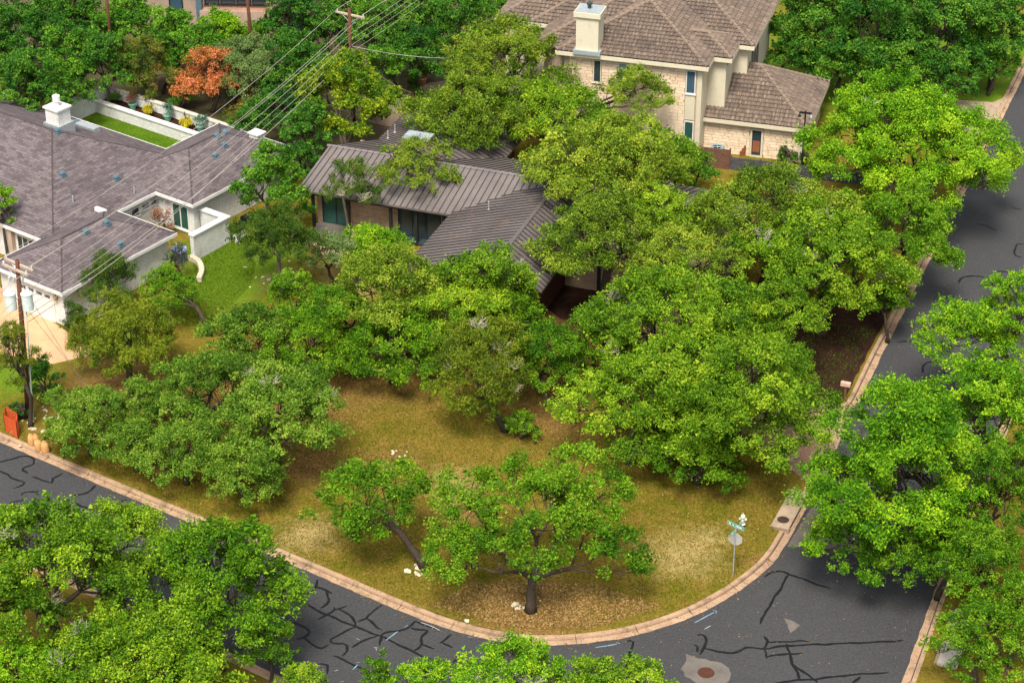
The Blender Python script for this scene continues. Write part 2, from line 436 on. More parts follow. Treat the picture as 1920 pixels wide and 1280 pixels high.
# ------------------------------------------------------------------ object helpers
ORG = {}
def tag(o, label=None, cat=None, group=None, kind=None):
    if label: o['label'] = label
    if cat: o['category'] = cat
    if group: o['group'] = group
    if kind: o['kind'] = kind
    return o
def thing(name, label, cat, loc, group=None, kind=None):
    o = bpy.data.objects.new(name, None)
    o.empty_display_size = 0.3
    o.location = loc
    COL.objects.link(o)
    ORG[o.name] = Vector(loc)
    return tag(o, label, cat, group, kind)
class MB:
    """collects faces in world coordinates, then becomes one mesh object"""
    def __init__(s):
        s.v = []; s.f = []; s.uv = []; s.has_uv = False
    def face(s, pts, uv=None):
        i = len(s.v)
        s.v += [tuple(p) for p in pts]
        s.f.append(tuple(range(i, i + len(pts))))
        if uv: s.has_uv = True
        s.uv.append(uv or [(0, 0)] * len(pts))
    def uvface(s, pts, udir):
        """texture runs in metres along udir and up the slope"""
        pts = [Vector(p) for p in pts]
        nrm = (pts[1] - pts[0]).cross(pts[2] - pts[0]).normalized()
        ud = Vector(udir).normalized()
        vd = nrm.cross(ud).normalized()
        s.face(pts, [(p.dot(ud), p.dot(vd)) for p in pts])
    def hexa(s, b, t):
        """b, t: four bottom and four top points, counter-clockwise from above"""
        s.uvface(t, Vector(t[1]) - Vector(t[0]))
        s.uvface(b[::-1], Vector(b[0]) - Vector(b[1]))
        for k in range(4):
            j = (k + 1) % 4
            s.uvface([b[k], b[j], t[j], t[k]], Vector(b[j]) - Vector(b[k]))
    def box(s, fr, a0, a1, b0, b1, z0, z1):
        c = ((a0, b0), (a1, b0), (a1, b1), (a0, b1))
        s.hexa([fr.P(a, b, z0) for a, b in c], [fr.P(a, b, z1) for a, b in c])
    def tube(s, pts, radii, n=6, cap=True):
        pts = [Vector(p) for p in pts]
        rings = []
        for k, p in enumerate(pts):
            d = (pts[min(k + 1, len(pts) - 1)] - pts[max(k - 1, 0)])
            if d.length < 1e-6: d = Vector((0, 0, 1))
            d.normalize()
            x = d.cross(Vector((0.31, 0.95, 0.05)))
            if x.length < 0.1: x = d.cross(Vector((1, 0, 0)))
            x.normalize(); y = d.cross(x)
            r = radii[k] if isinstance(radii, (list, tuple)) else radii
            rings.append([p + (x * math.cos(2 * math.pi * q / n) + y * math.sin(2 * math.pi * q / n)) * r for q in range(n)])
        i = len(s.v)
        for rg in rings: s.v += [tuple(p) for p in rg]
        for k in range(len(rings) - 1):
            for q in range(n):
                w = (q + 1) % n
                s.f.append((i + k * n + q, i + k * n + w, i + (k + 1) * n + w, i + (k + 1) * n + q))
                s.uv.append([(0, 0)] * 4)
        if cap:
            s.f.append(tuple(i + q for q in range(n))[::-1]); s.uv.append([(0, 0)] * n)
            s.f.append(tuple(i + (len(rings) - 1) * n + q for q in range(n))); s.uv.append([(0, 0)] * n)
    def lathe(s, c, prof, n=14):
        c = Vector(c)
        i = len(s.v)
        for r, z in prof:
            for q in range(n):
                s.v.append((c.x + r * math.cos(2 * math.pi * q / n), c.y + r * math.sin(2 * math.pi * q / n), c.z + z))
        for k in range(len(prof) - 1):
            for q in range(n):
                w = (q + 1) % n
                s.f.append((i + k * n + q, i + k * n + w, i + (k + 1) * n + w, i + (k + 1) * n + q)); s.uv.append([(0, 0)] * 4)
        s.f.append(tuple(i + q for q in range(n))[::-1]); s.uv.append([(0, 0)] * n)
        s.f.append(tuple(i + (len(prof) - 1) * n + q for q in range(n))); s.uv.append([(0, 0)] * n)
    def mesh(s, name, org=Vector((0, 0, 0))):
        me = bpy.data.meshes.new(name)
        me.from_pydata([(x - org[0], y - org[1], z - org[2]) for x, y, z in s.v], [], s.f)
        if s.has_uv:
            ul = me.uv_layers.new(name='UVMap')
            flatuv = [c for fuv in s.uv for p in fuv for c in p]
            ul.data.foreach_set('uv', flatuv)
        me.update()
        return me
    def build(s, name, mat, parent=None, smooth=False, loc=None):
        org = ORG[parent.name] if parent is not None else Vector(loc or (0, 0, 0))
        me = s.mesh(name, org)
        me.materials.append(M[mat] if isinstance(mat, str) else mat)
        if smooth:
            me.polygons.foreach_set('use_smooth', [True] * len(me.polygons))
        o = bpy.data.objects.new(name, me)
        COL.objects.link(o)
        if parent is not None:
            o.parent = parent
        else:
            o.location = org
        ORG[o.name] = Vector(org)
        return o
class Frame:
    def __init__(s, o, ang):
        s.o = Vector((o[0], o[1])); s.ang = R_(ang)
        s.u = Vector((math.cos(s.ang), math.sin(s.ang), 0)); s.w = Vector((-math.sin(s.ang), math.cos(s.ang), 0))
    def P(s, a, b, z=0.0):
        return Vector((s.o.x + s.u.x * a + s.w.x * b, s.o.y + s.u.y * a + s.w.y * b, z))
WORLD = Frame((0, 0), 0)
def put(me_or_ob, name, parent, loc, rot=(0, 0, 0), scale=(1, 1, 1), mat=None):
    """an object that shares mesh data, placed by world location under parent"""
    o = bpy.data.objects.new(name, me_or_ob)
    COL.objects.link(o)
    if parent is not None:
        o.parent = parent
        o.location = Vector(loc) - ORG[parent.name]
    else:
        o.location = loc
    o.rotation_euler = rot
    o.scale = scale
    ORG[o.name] = Vector(loc)
    return o
def bevel_box_mesh(name, mat, bev=0.06):
    """unit box centred at the origin with chamfered edges"""
    h = 0.5; b = bev
    mb = MB()
    v = []
    for sx in (-1, 1):
        for sy in (-1, 1):
            for sz in (-1, 1):
                v.append(((sx * h, sy * (h - b), sz * (h - b)), (sx * (h - b), sy * h, sz * (h - b)), (sx * (h - b), sy * (h - b), sz * h)))
    import bmesh
    bm = bmesh.new()
    for tri in v:
        for p in tri: bm.verts.new(p)
    bmesh.ops.convex_hull(bm, input=bm.verts)
    me = bpy.data.meshes.new(name)
    bm.to_mesh(me); bm.free()
    me.materials.append(M[mat])
    return me
def sheet(name, pts, z, mat, kind='structure', parent=None, jitter=0.0, seed=1, sub=0.6):
    """flat polygon with a slightly ragged outline"""
    rng = random.Random(seed)
    P = [Vector((p[0], p[1], 0)) for p in pts]
    out = []
    for k in range(len(P)):
        a, b = P[k], P[(k + 1) % len(P)]
        n = max(1, int((b - a).length / sub)) if jitter else 1
        for q in range(n):
            c = a.lerp(b, q / n)
            out.append((c.x + rng.uniform(-jitter, jitter), c.y + rng.uniform(-jitter, jitter), z))
    me = bpy.data.meshes.new(name)
    import bmesh
    bm = bmesh.new()
    vs_ = [bm.verts.new(p) for p in out]
    f = bm.faces.new(vs_)
    bm.normal_update()
    if f.normal.z < 0: f.normal_flip()
    bmesh.ops.triangulate(bm, faces=bm.faces[:])
    bm.to_mesh(me); bm.free()
    me.materials.append(M[mat])
    o = bpy.data.objects.new(name, me)
    COL.objects.link(o)
    if parent: o.parent = parent
    if kind and not parent: o['kind'] = kind
    ORG[o.name] = Vector((0, 0, 0))
    return o
# ================================================================== GROUND, ROADS, KERBS
LZ = 0.12
def xy(l): return [(p[0], p[1]) for p in l]
K_MAIN = [(-94.9, 145.3), (-28.5, 100.5), (-19.5, 94.4), (-11.5, 89.15), (-5.0, 84.75), (-2.3, 83.2), (0.0, 82.42), (2.0, 82.25), (3.9, 82.48),
          (5.8, 83.0), (8.2, 84.2), (10.2, 85.75), (11.8, 87.4), (12.95, 89.0), (13.9, 91.0), (14.7, 92.8), (15.35, 94.2), (15.75, 95.2), (15.7, 96.0),
          (15.1, 96.95), (14.0, 98.05)]
K_UP = [(16.4, 103.75), (17.8, 103.3), (18.8, 103.5), (19.3, 104.2), (21.55, 109.9), (25.7, 120.1), (34.1, 140.6), (39.0, 152.8), (56, 194)]
K_RIGHT = [(14.6, 67.5), (19.1, 79.1), (22.2, 87.1), (26.2, 97), (34.3, 117.2), (50, 156.5), (66, 194)]
K_LOW = [(-92.0, 134.2), (-11.9, 79.2), (3.0, 69.0)]
sheet('terrain', [(-700, -100), (700, -100), (700, 900), (-700, 900)], -0.05, 'wood_floor')
road = sheet('road', K_MAIN[:18] + [(18.7, 103.4)] + K_UP[3:] + K_RIGHT[::-1] + [(3, 55), (-30, 55)] + K_LOW[::-1], 0.0, 'asphalt')
ground = sheet('ground', K_MAIN + [(11.8, 100.4), (13, 104.6)] + K_UP + [(140, 420), (-360, 420)], LZ, 'lawn')
sheet('verge', K_RIGHT + [(240, 194), (240, 60)], LZ, 'lawn')
sheet('verge', K_LOW + [(3, 30), (-92, 30)], LZ, 'lawn')

def resample(path, step):
    P = [Vector((p[0], p[1], 0)) for p in path]
    # Catmull-Rom, then even steps
    out = []
    for k in range(len(P) - 1):
        p0, p1, p2, p3 = P[max(k - 1, 0)], P[k], P[k + 1], P[min(k + 2, len(P) - 1)]
        L = (p2 - p1).length
        if L > 9:
            n = 1
        else:
            n = max(2, int(L / 0.4))
        for q in range(n):
            t = q / n
            if n == 1: out.append(p1.copy()); continue
            out.append(0.5 * ((2 * p1) + (p2 - p0) * t + (2 * p0 - 5 * p1 + 4 * p2 - p3) * t * t + (3 * p1 - p0 - 3 * p2 + p3) * t ** 3))
    out.append(P[-1])
    res = [out[0]]
    acc = 0.0
    for a, b in zip(out, out[1:]):
        L = (b - a).length
        d = step - acc
        while d < L:
            res.append(a.lerp(b, d / L)); d += step
        acc = (acc + L) % step
    return res
def kerb(name, path, side, step=0.5, seg=6):
    """swept kerb and gutter pan, cast in lengths with open joints"""
    pts = resample(path, step)
    prof = [(-0.01, -0.04), (-0.01, 0.137), (0.02, 0.148), (0.17, 0.146), (0.20, 0.135), (0.225, 0.03), (0.235, -0.05), (0.262, -0.05), (0.27, 0.020), (0.62, 0.010), (0.64, -0.04)]
    mb = MB()
    rng = random.Random(5)
    ring = []
    for k, p in enumerate(pts):
        d = (pts[min(k + 1, len(pts) - 1)] - pts[max(k - 1, 0)]).normalized()
        nrm = Vector((d.y, -d.x, 0)) * side
        ring.append((p, d, nrm))
    def section(k, off, dz):
        p, d, nrm = ring[k]
        q = p + d * off
        return [q + nrm * (o_ + (rng.uniform(-0.03, 0.03) if j >= 9 else 0)) + Vector((0, 0, z + dz)) for j, (o_, z) in enumerate(prof)]
    k = 0
    while k < len(pts) - 1:
        e = min(k + seg, len(pts) - 1)
        dz = rng.uniform(-0.006, 0.004)
        secs = [section(j, 0.012 if j == k else (-0.012 if j == e else 0), dz) for j in range(k, e + 1)]
        for s0, s1 in zip(secs, secs[1:]):
            for j in range(len(prof) - 1):
                q = [s0[j], s0[j + 1], s1[j + 1], s1[j]]
                mb.face(q if side < 0 else q[::-1])
        for s0, fl in ((secs[0], 1), (secs[-1], -1)):
            mb.face(s0 if fl * side > 0 else s0[::-1])
        k = e
    o = mb.build(name, 'kerb_concrete')
    o['kind'] = 'structure'
    return o
kerb('kerb', K_MAIN, 1)
kerb('kerb', K_UP, 1)
kerb('kerb', K_RIGHT, -1)
kerb('kerb', K_LOW, -1)

# driveways, beds, slabs
DRV = [(15.9, 95.3), (15.6, 96.0), (15.0, 96.95), (13.9, 98.1), (11.5, 100.3), (9.8, 103), (8.6, 107), (7.0, 112), (5.4, 117), (5.4, 122),
       (11.5, 122), (12.0, 117), (12.4, 112), (13.2, 107.5), (14.5, 105), (16.4, 103.75), (17.8, 103.3), (18.5, 103.2)]
sheet('driveway', DRV, LZ + 0.006, 'pink_paving')
mb = MB()
a0, a1, b0, b1 = Vector((15.9, 95.3, LZ + .006)), Vector((18.5, 103.2, LZ + .006)), Vector((16.55, 95.0, 0.012)), Vector((19.3, 103.0, 0.012))
mb.face([a0, b0, b1, a1])
mb.build('driveway_apron', 'kerb_concrete')['kind'] = 'structure'
sheet('mulch_bed', [(16.5, 104.0), (17.8, 103.55), (18.7, 103.75), (19.15, 104.4), (24.6, 117.8), (20, 117.5), (15.5, 113), (13.6, 107.5), (14.6, 105.3)], LZ + 0.004, 'mulch', jitter=0.05)
sheet('entry_bed', [(3.2, 113.2), (6.6, 113.0), (6.2, 118.4), (4.6, 121.5), (1.5, 120.6), (1.2, 116)], LZ + 0.0045, 'mulch', jitter=0.15)
sheet('gravel_bed', [g(590, 425), g(640, 405), g(700, 430), g(640, 500), g(590, 470)], LZ + 0.004, 'gravel_bed', jitter=0.2)
sheet('house_driveway', [(-24.6, 109.2), (-27.0, 108.0), (-60, 120), (-60, 138), (-40, 126), (-27.2, 112.2)], LZ + 0.005, 'peach_drive')
sheet('neighbour_driveway', [g(1795, 188, LZ), g(1862, 192, LZ), g(1893, 178, LZ), g(1868, 232, LZ), g(1850, 222, LZ), g(1790, 208, LZ)], LZ + 0.005, 'concrete')
conc = sheet('concrete_pan', [g(1476, 1024), g(1514, 962), g(1560, 900), g(1655, 985), g(1617, 1058), g(1590, 1030), g(1540, 1028)], 0.004, 'concrete_grey', kind=None, parent=road)
sheet('asphalt_patch', [g(1472, 1159), g(1486, 1163), g(1500, 1172), g(1490, 1180), g(1481, 1185), g(1476, 1170)], 0.005, 'concrete_grey', kind=None, parent=road, jitter=0.03, sub=0.2)
def k3(x, y): return (1180 + x / 2.559, 780 + y / 2.559)
def k2(x, y): return (540 + x / 2.56, 780 + y / 2.56)
def k1(x, y): return (x / 2.56, 780 + y / 2.56)
def k8(x, y): return (1280 + x / 2.977, 400 + y / 2.977)
def k4(x, y): return (1400 + x / 2.977, y / 2.977)
sheet('manhole_collar', [g(*k3(*q)) for q in ((275, 1140), (330, 1160), (365, 1165), (440, 1180), (480, 1210), (488, 1255), (455, 1285), (400, 1295), (340, 1285), (265, 1245), (250, 1210), (270, 1170))],
      0.005, 'concrete_grey', kind=None, parent=road, jitter=0.05, sub=0.25)
def ribbon(pts, w, z, name, mat, parent, seed, wob=0.05):
    rng = random.Random(seed)
    P = resample([(p[0], p[1]) for p in pts], 0.22) if len(pts) > 1 else pts
    if len(P) < 2: P = [Vector((p[0], p[1], 0)) for p in pts]
    mb = MB()
    L, Rr = [], []
    ph = rng.uniform(0, 6)
    for k, p in enumerate(P):
        d = P[min(k + 1, len(P) - 1)] - P[max(k - 1, 0)]
        if d.length < 1e-6: d = Vector((1, 0, 0))
        d.normalize()
        nrm = Vector((-d.y, d.x, 0))
        off = wob * math.sin(ph + k * 0.9) * 0.5 + rng.uniform(-wob, wob) * 0.4
        ww = w * rng.uniform(0.75, 1.25)
        if k in (0, len(P) - 1): ww *= 0.5
        L.append(p + nrm * (off + ww / 2) + Vector((0, 0, z))); Rr.append(p + nrm * (off - ww / 2) + Vector((0, 0, z)))
    for k in range(len(P) - 1):
        mb.face([Rr[k], Rr[k + 1], L[k + 1], L[k]])
    return mb.build(name, mat, parent)
CR = []
def add(kf, *lines):
    for l in lines: CR.append([kf(*q) for q in l])
add(k2, [(60, 885), (110, 915), (170, 945), (240, 975), (325, 1010), (430, 1050), (500, 1080), (590, 1125), (680, 1165), (730, 1195)],
    [(60, 870), (110, 845), (130, 820), (150, 775)], [(130, 815), (180, 835), (215, 850)], [(180, 840), (200, 885), (180, 905), (150, 925)],
    [(145, 975), (180, 955), (225, 925), (215, 912)], [(225, 930), (300, 905)], [(240, 920), (300, 960), (325, 990), (320, 1015)],
    [(450, 905), (400, 945), (370, 970), (330, 985)], [(370, 970), (410, 990), (430, 1015), (465, 1035)],
    [(440, 1100), (445, 1060), (460, 1040), (520, 1030), (580, 1015), (610, 985), (640, 995), (730, 1025)],
    [(590, 1015), (640, 1025), (670, 1025), (640, 1060), (645, 1090), (620, 1115), (590, 1125)], [(645, 1095), (720, 1120)],
    [(325, 1010), (260, 1040), (210, 1065), (200, 1080), (230, 1090), (270, 1090), (285, 1120), (260, 1155)],
    [(430, 1050), (360, 1080), (290, 1115)], [(215, 1150), (260, 1165), (350, 1210), (420, 1245)],
    [(20, 985), (100, 1025), (105, 1040), (75, 1060), (20, 1075)], [(75, 1060), (120, 1095), (165, 1115), (210, 1085)], [(25, 780), (85, 792)],
    [(780, 1045), (740, 1085), (715, 1095)], [(740, 1085), (800, 1115)], [(840, 1140), (800, 1170), (785, 1205)], [(145, 1190), (190, 1195), (190, 1245)],
    [(520, 1235), (580, 1190)], [(1620, 1080), (1650, 1075), (1655, 1095), (1640, 1150), (1635, 1230)])
add(k3, [(650, 770), (680, 750), (730, 745), (790, 765), (870, 795), (930, 815), (980, 830)], [(760, 760), (735, 810), (690, 880), (650, 950), (622, 1000)],
    [(360, 1110), (430, 1130), (500, 1135), (560, 1110), (640, 1115), (760, 1100), (880, 1095), (1000, 1090), (1150, 1085), (1320, 1075)],
    [(640, 1115), (665, 1080), (640, 1045)], [(665, 1085), (750, 1080), (830, 1078), (880, 1090)], [(755, 1090), (770, 1140), (780, 1185), (805, 1220), (815, 1270)],
    [(780, 1185), (840, 1230), (910, 1280)], [(650, 1120), (660, 1175)], [(660, 1155), (740, 1140), (835, 1138)],
    [(700, 1278), (820, 1265), (940, 1255), (1060, 1240), (1260, 1228)], [(1070, 1280), (1110, 1245)],
    [(325, 1050), (350, 1045), (368, 1065), (360, 1100), (345, 1140), (330, 1155)], [(330, 1130), (325, 1100), (295, 1095)])
add(k1, [(-60, 225), (0, 220), (60, 205), (110, 190), (155, 200), (165, 230), (115, 245), (110, 262), (150, 275)], [(0, 262), (40, 280), (55, 300), (125, 318), (60, 348)],
    [(155, 290), (200, 305), (250, 320), (255, 300), (290, 280), (305, 262)], [(350, 380), (400, 372), (440, 355), (460, 330)],
    [(350, 410), (400, 435), (460, 445), (500, 430), (545, 425), (610, 400)], [(540, 425), (560, 440)], [(430, 505), (480, 505), (540, 480), (600, 470), (660, 450)],
    [(105, 380), (110, 365), (150, 360), (190, 370)], [(50, 415), (110, 400), (140, 385)], [(40, 455), (80, 460)], [(700, 560), (800, 600), (900, 640)], [(520, 640), (600, 660), (640, 720)])
add(k8, [(1865, 170), (1855, 200), (1855, 235), (1905, 250)], [(1865, 170), (1905, 172)], [(1545, 390), (1550, 365), (1590, 352), (1660, 352), (1770, 372)], [(1730, 330), (1790, 325), (1850, 335)],
    [(1510, 485), (1570, 480), (1640, 495)], [(1340, 890), (1345, 850), (1370, 830), (1420, 830)], [(1430, 930), (1470, 870)], [(1580, 820), (1640, 825)], [(1030, 1045), (1080, 1050), (1140, 1040)],
    [(1200, 720), (1240, 712), (1290, 720)], [(1640, 60), (1700, 70), (1750, 100)])
add(k4, [(1440, 770), (1500, 795), (1548, 805)], [(1480, 895), (1548, 910)], [(1480, 1160), (1548, 1175)])
for i, l in enumerate(CR):
    ribbon([g(*q) for q in l], 0.135, 0.007 + 0.0004 * (i % 7), 'crack_seal', 'crack_seal', road, i)
PM = [(k2, [(310, 1215), (345, 1180)], 0), (k2, [(330, 1182), (346, 1179)], 0), (k2, [(470, 1075), (530, 1030)], 0), (k2, [(560, 1012), (590, 995)], 0), (k2, [(640, 990), (690, 1008), (735, 1030)], 1),
      (k2, [(865, 1058), (905, 1065)], 0), (k2, [(1475, 1110), (1595, 1090)], 0), (k2, [(1578, 1084), (1596, 1090), (1585, 1098)], 0), (k2, [(412, 1110), (432, 1112)], 1), (k2, [(422, 1110), (424, 1128)], 1),
      (k2, [(328, 1065), (352, 1076)], 0), (k2, [(222, 1222), (240, 1216)], 1), (k3, [(312, 990), (418, 935)], 0), (k3, [(400, 930), (419, 934), (414, 950)], 0), (k3, [(360, 1022), (398, 1000)], 1), (k2, [(250, 1276), (268, 1270)], 1)]
for i, (kf, l, wht) in enumerate(PM):
    ribbon([g(*kf(*q)) for q in l], 0.055, 0.011 + 0.0003 * (i % 4), 'paint_mark', 'paint_white' if wht else 'paint_blue', road, 300 + i, 0.015)

def cover(name, label, c, r, mat, cat='manhole cover'):
    t = thing(name, label, cat, c)
    mb = MB(); mb.lathe(c, [(r, 0), (r, 0.012), (r * 0.94, 0.016), (r * 0.93, 0.010)], 28); mb.build('rim', mat, t)
    mb = MB()
    mb.lathe(c + Vector((0, 0, 0.002)), [(r * 0.91, 0), (r * 0.91, 0.012)], 28)
    for k in range(-3, 4):
        hw = math.sqrt(max(0, 0.8 - (k / 4) ** 2)) * r * 0.9
        for q in range(-3, 4):
            if abs(q / 4 * r) < hw:
                x, y = c.x + q / 4 * r, c.y + k / 4 * r
                mb.box(WORLD, x - r * 0.06, x + r * 0.06, y - r * 0.06, y + r * 0.06, c.z + 0.014, c.z + 0.022)
    mb.build('lid', mat, t)
cm = g(*k3(368, 1230)); cm.z = 0.008
cover('manhole_cover', 'rusty round manhole cover in a ragged concrete patch on the street', cm, 0.40, 'rust')
# storm drain boxes
def inlet(label, o, ang, L, Wd, lid_at, mat, H=0.34):
    fr = Frame(o, ang)
    t = thing('storm_drain_inlet', label, 'storm drain', fr.P(L / 2, Wd / 2, LZ))
    mb = MB()
    mb.box(fr, 0, L, 0, Wd, LZ + 0.14, H)
    mb.build('top_slab', mat, t)
    mb = MB()
    mb.box(fr, 0.05, L - .05, 0.1, Wd - .02, -0.02, LZ + 0.138)
    mb.build('chamber', mat, t)
    mb = MB()
    mb.box(fr, 0.02, 0.3, -0.03, 0.1, -0.02, LZ + .138)
    mb.build('pier', mat, t)
    mb = MB(); mb.box(fr, L - .3, L - .02, -0.03, .1, -0.02, LZ + .138)
    mb.build('pier', mat, t)
    if lid_at:
        c = fr.P(lid_at[0], lid_at[1], H)
        mb = MB(); mb.lathe(c, [(0.31, 0), (0.31, 0.014), (0.28, 0.02), (0.27, 0.012), (0.10, 0.014)], 24); mb.build('lid', 'iron', t)
oi_ = g(1478, 992, .34); 
inlet('concrete storm drain box with dark round lid by the hydrant', (oi_.x, oi_.y), 67.0, 3.7, 0.95, (0.75, 0.5), 'concrete', 0.33)
oi2 = g(1779, 1150, .3)
fr_ = Frame((19.95, 79.6), 69.0)
t = thing('storm_drain_inlet', 'pale concrete storm drain slab on the far verge below right trees', 'storm drain', fr_.P(2.2, -0.5, LZ))
mb = MB(); mb.box(fr_, 0.4, 4.9, -1.0, -0.05, LZ - .02, 0.27); mb.build('top_slab', 'concrete_pale', t)
mb = MB(); mb.box(fr_, 0.45, 4.85, -0.05, 0.1, LZ - .02, 0.2); mb.build('throat', 'concrete', t)
# ================================================================== HOUSES
def hip_faces(fr, a0, a1, b0, b1, z, p):
    da, db = a1 - a0, b1 - b0
    P = fr.P
    h = min(da, db) / 2
    zr = z + h * p
    if da >= db:
        r0, r1 = P(a0 + h, b0 + h, zr), P(a1 - h, b0 + h, zr)
        F = [([P(a0, b0, z), P(a1, b0, z), r1, r0], fr.u), ([P(a1, b1, z), P(a0, b1, z), r0, r1], -fr.u),
             ([P(a1, b0, z), P(a1, b1, z), r1], fr.w), ([P(a0, b1, z), P(a0, b0, z), r0], -fr.w)]
    else:
        r0, r1 = P(a0 + h, b0 + h, zr), P(a0 + h, b1 - h, zr)
        F = [([P(a0, b0, z), P(a1, b0, z), r0], fr.u), ([P(a1, b1, z), P(a0, b1, z), r1], -fr.u),
             ([P(a1, b0, z), P(a1, b1, z), r1, r0], fr.w), ([P(a0, b1, z), P(a0, b0, z), r0, r1], -fr.w)]
    return F, (r0, r1)
def fascia(mb, fr, a0, a1, b0, b1, z, h=0.22, t=0.05):
    mb.box(fr, a0 - t, a1 + t, b0 - t, b0, z - h, z + 0.02)
    mb.box(fr, a0 - t, a1 + t, b1, b1 + t, z - h, z + 0.02)
    mb.box(fr, a0 - t, a0, b0, b1, z - h, z + 0.018)
    mb.box(fr, a1, a1 + t, b0, b1, z - h, z + 0.018)
def window(parent, fr, axis, const, lo, hi, z0, z1, out, glass='glass', frame='white_paint', mull=0, fw=0.07, name='window'):
    """frame bars proud of the wall, pane set back between them"""
    def bx(mb, l0, l1, d0, d1, za, zb):
        d0, d1 = sorted((const + out * d0, const + out * d1))
        if axis == 'b': mb.box(fr, l0, l1, d0, d1, za, zb)
        else: mb.box(fr, d0, d1, l0, l1, za, zb)
    mb = MB()
    bx(mb, lo, hi, -0.02, 0.06, z0, z0 + fw); bx(mb, lo, hi, -0.02, 0.06, z1 - fw, z1)
    bx(mb, lo, lo + fw, -0.02, 0.058, z0 + fw, z1 - fw); bx(mb, hi - fw, hi, -0.02, 0.058, z0 + fw, z1 - fw)
    for k in range(mull):
        c = lo + (hi - lo) * (k + 1) / (mull + 1)
        bx(mb, c - fw * .4, c + fw * .4, -0.02, 0.055, z0 + fw, z1 - fw)
    f = mb.build(name, frame, parent)
    mb = MB()
    bx(mb, lo + fw * .8, hi - fw * .8, -0.02, 0.02, z0 + fw * .8, z1 - fw * .8)
    mb.build('pane', glass, f)
    mb = MB()
    bx(mb, lo - 0.05, hi + 0.05, -0.02, 0.11, z0 - 0.06, z0 - 0.002)
    mb.build('sill', frame, f)
    return f

# ---------------------------------------------------------------- white brick house on the left
FA = Frame((-26.92, 111.92), -36)
HA = thing('white_brick_house', 'long white brick house with a mottled purplish shingle roof on the left', 'house', FA.P(-10, 10, 0))
AP = 0.45
ROOFS_A = [(-34.0, -5.2, 4.2, 18.5), (-6.3, 0.0, 0.0, 9.8), (-9.3, -1.9, 13.3, 23.8)]
for (a0, a1, b0, b1) in ROOFS_A:
    F, rr = hip_faces(FA, a0, a1, b0, b1, 2.7, AP)
    mb = MB()
    for pts, ud in F: mb.uvface(pts, ud)
    mb.face([FA.P(a0, b1, 2.69), FA.P(a1, b1, 2.69), FA.P(a1, b0, 2.69), FA.P(a0, b0, 2.69)])
    rf = mb.build('roof', 'shingle', HA)
    mb = MB(); mb.tube([rr[0] + Vector((0, 0, .01)), rr[1] + Vector((0, 0, .01))], 0.06, 6)
    for pts, ud in F:
        if len(pts) == 3:
            for q in (0, 1): mb.tube([pts[q], pts[2]], 0.05, 5)
    mb.build('ridge_cap', 'shingle', rf)
    mb = MB(); fascia(mb, FA, a0, a1, b0, b1, 2.69, 0.2); mb.build('fascia', 'white_paint', HA)
mb = MB(); mb.box(FA, -33.6, -5.6, 4.6, 18.5, 0, 2.66); mb.build('wall', 'white_brick', HA)
mb = MB(); mb.box(FA, -5.9, -0.4, 0.4, 9.4, 0, 2.665); mb.build('wall', 'white_brick', HA)
mb = MB(); mb.box(FA, -8.9, -2.3, 13.7, 23.4, 0, 2.66); mb.build('wall', 'white_brick', HA)
# garage doors
def garage_door(l0, l1):
    mb = MB(); mb.box(FA, l0 - .12, l1 + .12, 0.33, 0.42, 0, 2.18)
    d = mb.build('garage_door', 'white_paint', HA)
    for k in range(4):
        mb = MB(); mb.box(FA, l0, l1, 0.30, 0.34, 0.05 + k * 0.5, 0.52 + k * 0.5); mb.build('door_panel', 'siding_white', d)
    for k in range(4):
        w = (l1 - l0) / 4
        mb = MB(); mb.box(FA, l0 + k * w + .12, l0 + (k + 1) * w - .12, 0.285, 0.31, 1.72, 1.92); mb.build('pane', 'glass', d)
garage_door(-4.2, -1.35)
mb = MB()
c = FA.P(-0.95, 0.28, 1.75)
mb.lathe(c, [(0.05, 0.0), (0.12, 0.05), (0.10, 0.34), (0.13, 0.36), (0.02, 0.48)], 8); mb.build('wall_lantern', 'lamp_brass', HA)
# clerestory windows and court door
window(HA, FA, 'a', -5.6, 11.3, 12.05, 1.45, 2.05, 1, 'glass', fw=.05)
window(HA, FA, 'a', -5.6, 11.25, 12.05, 0.5, 1.25, 1, 'glass', fw=.05)
window(HA, FA, 'a', -5.6, 12.25, 12.98, 1.62, 2.05, 1, 'glass', fw=.05)
window(HA, FA, 'a', -5.6, 13.1, 13.66, 1.62, 2.05, 1, 'glass', fw=.05)
window(HA, FA, 'b', 13.7, -4.2, -2.72, 0.35, 2.15, -1, 'glass_teal', 'white_paint', 1, 0.09, 'glazed_door')
window(HA, FA, 'b', 4.6, -9.0, -6.4, 0.8, 2.1, -1, 'glass', 'white_paint', 4, 0.06)
mb = MB(); mb.box(FA, -9.55, -9.2, 4.3, 4.62, 0, 2.6); mb.build('porch_column', 'fence_tan', HA)
# chimneys and roof vents
mb = MB(); mb.box(FA, -13.9, -12.7, 12.3, 13.4, 5.0, 6.75); ch = mb.build('chimney', 'white_brick', HA)
mb = MB(); mb.box(FA, -14.0, -12.6, 12.2, 13.5, 6.75, 6.87); mb.build('chimney_cap', 'white_paint', ch)
mb = MB(); mb.lathe(FA.P(-13.3, 12.85, 6.87), [(0.16, 0), (0.16, 0.35), (0.26, 0.37), (0.26, 0.72), (0.1, 0.8)], 12); mb.build('flue', 'white_paint', ch)
mb = MB(); mb.box(FA, -14.05, -12.55, 12.15, 13.55, 4.9, 5.75); mb.build('flashing', 'galv', ch)
mb = MB(); mb.box(FA, -4.7, -3.9, 21.9, 22.6, 2.9, 3.85); ch = mb.build('chimney', 'white_brick', HA)
mb = MB(); mb.box(FA, -4.78, -3.82, 21.82, 22.68, 3.85, 3.94); mb.build('chimney_cap', 'white_paint', ch)
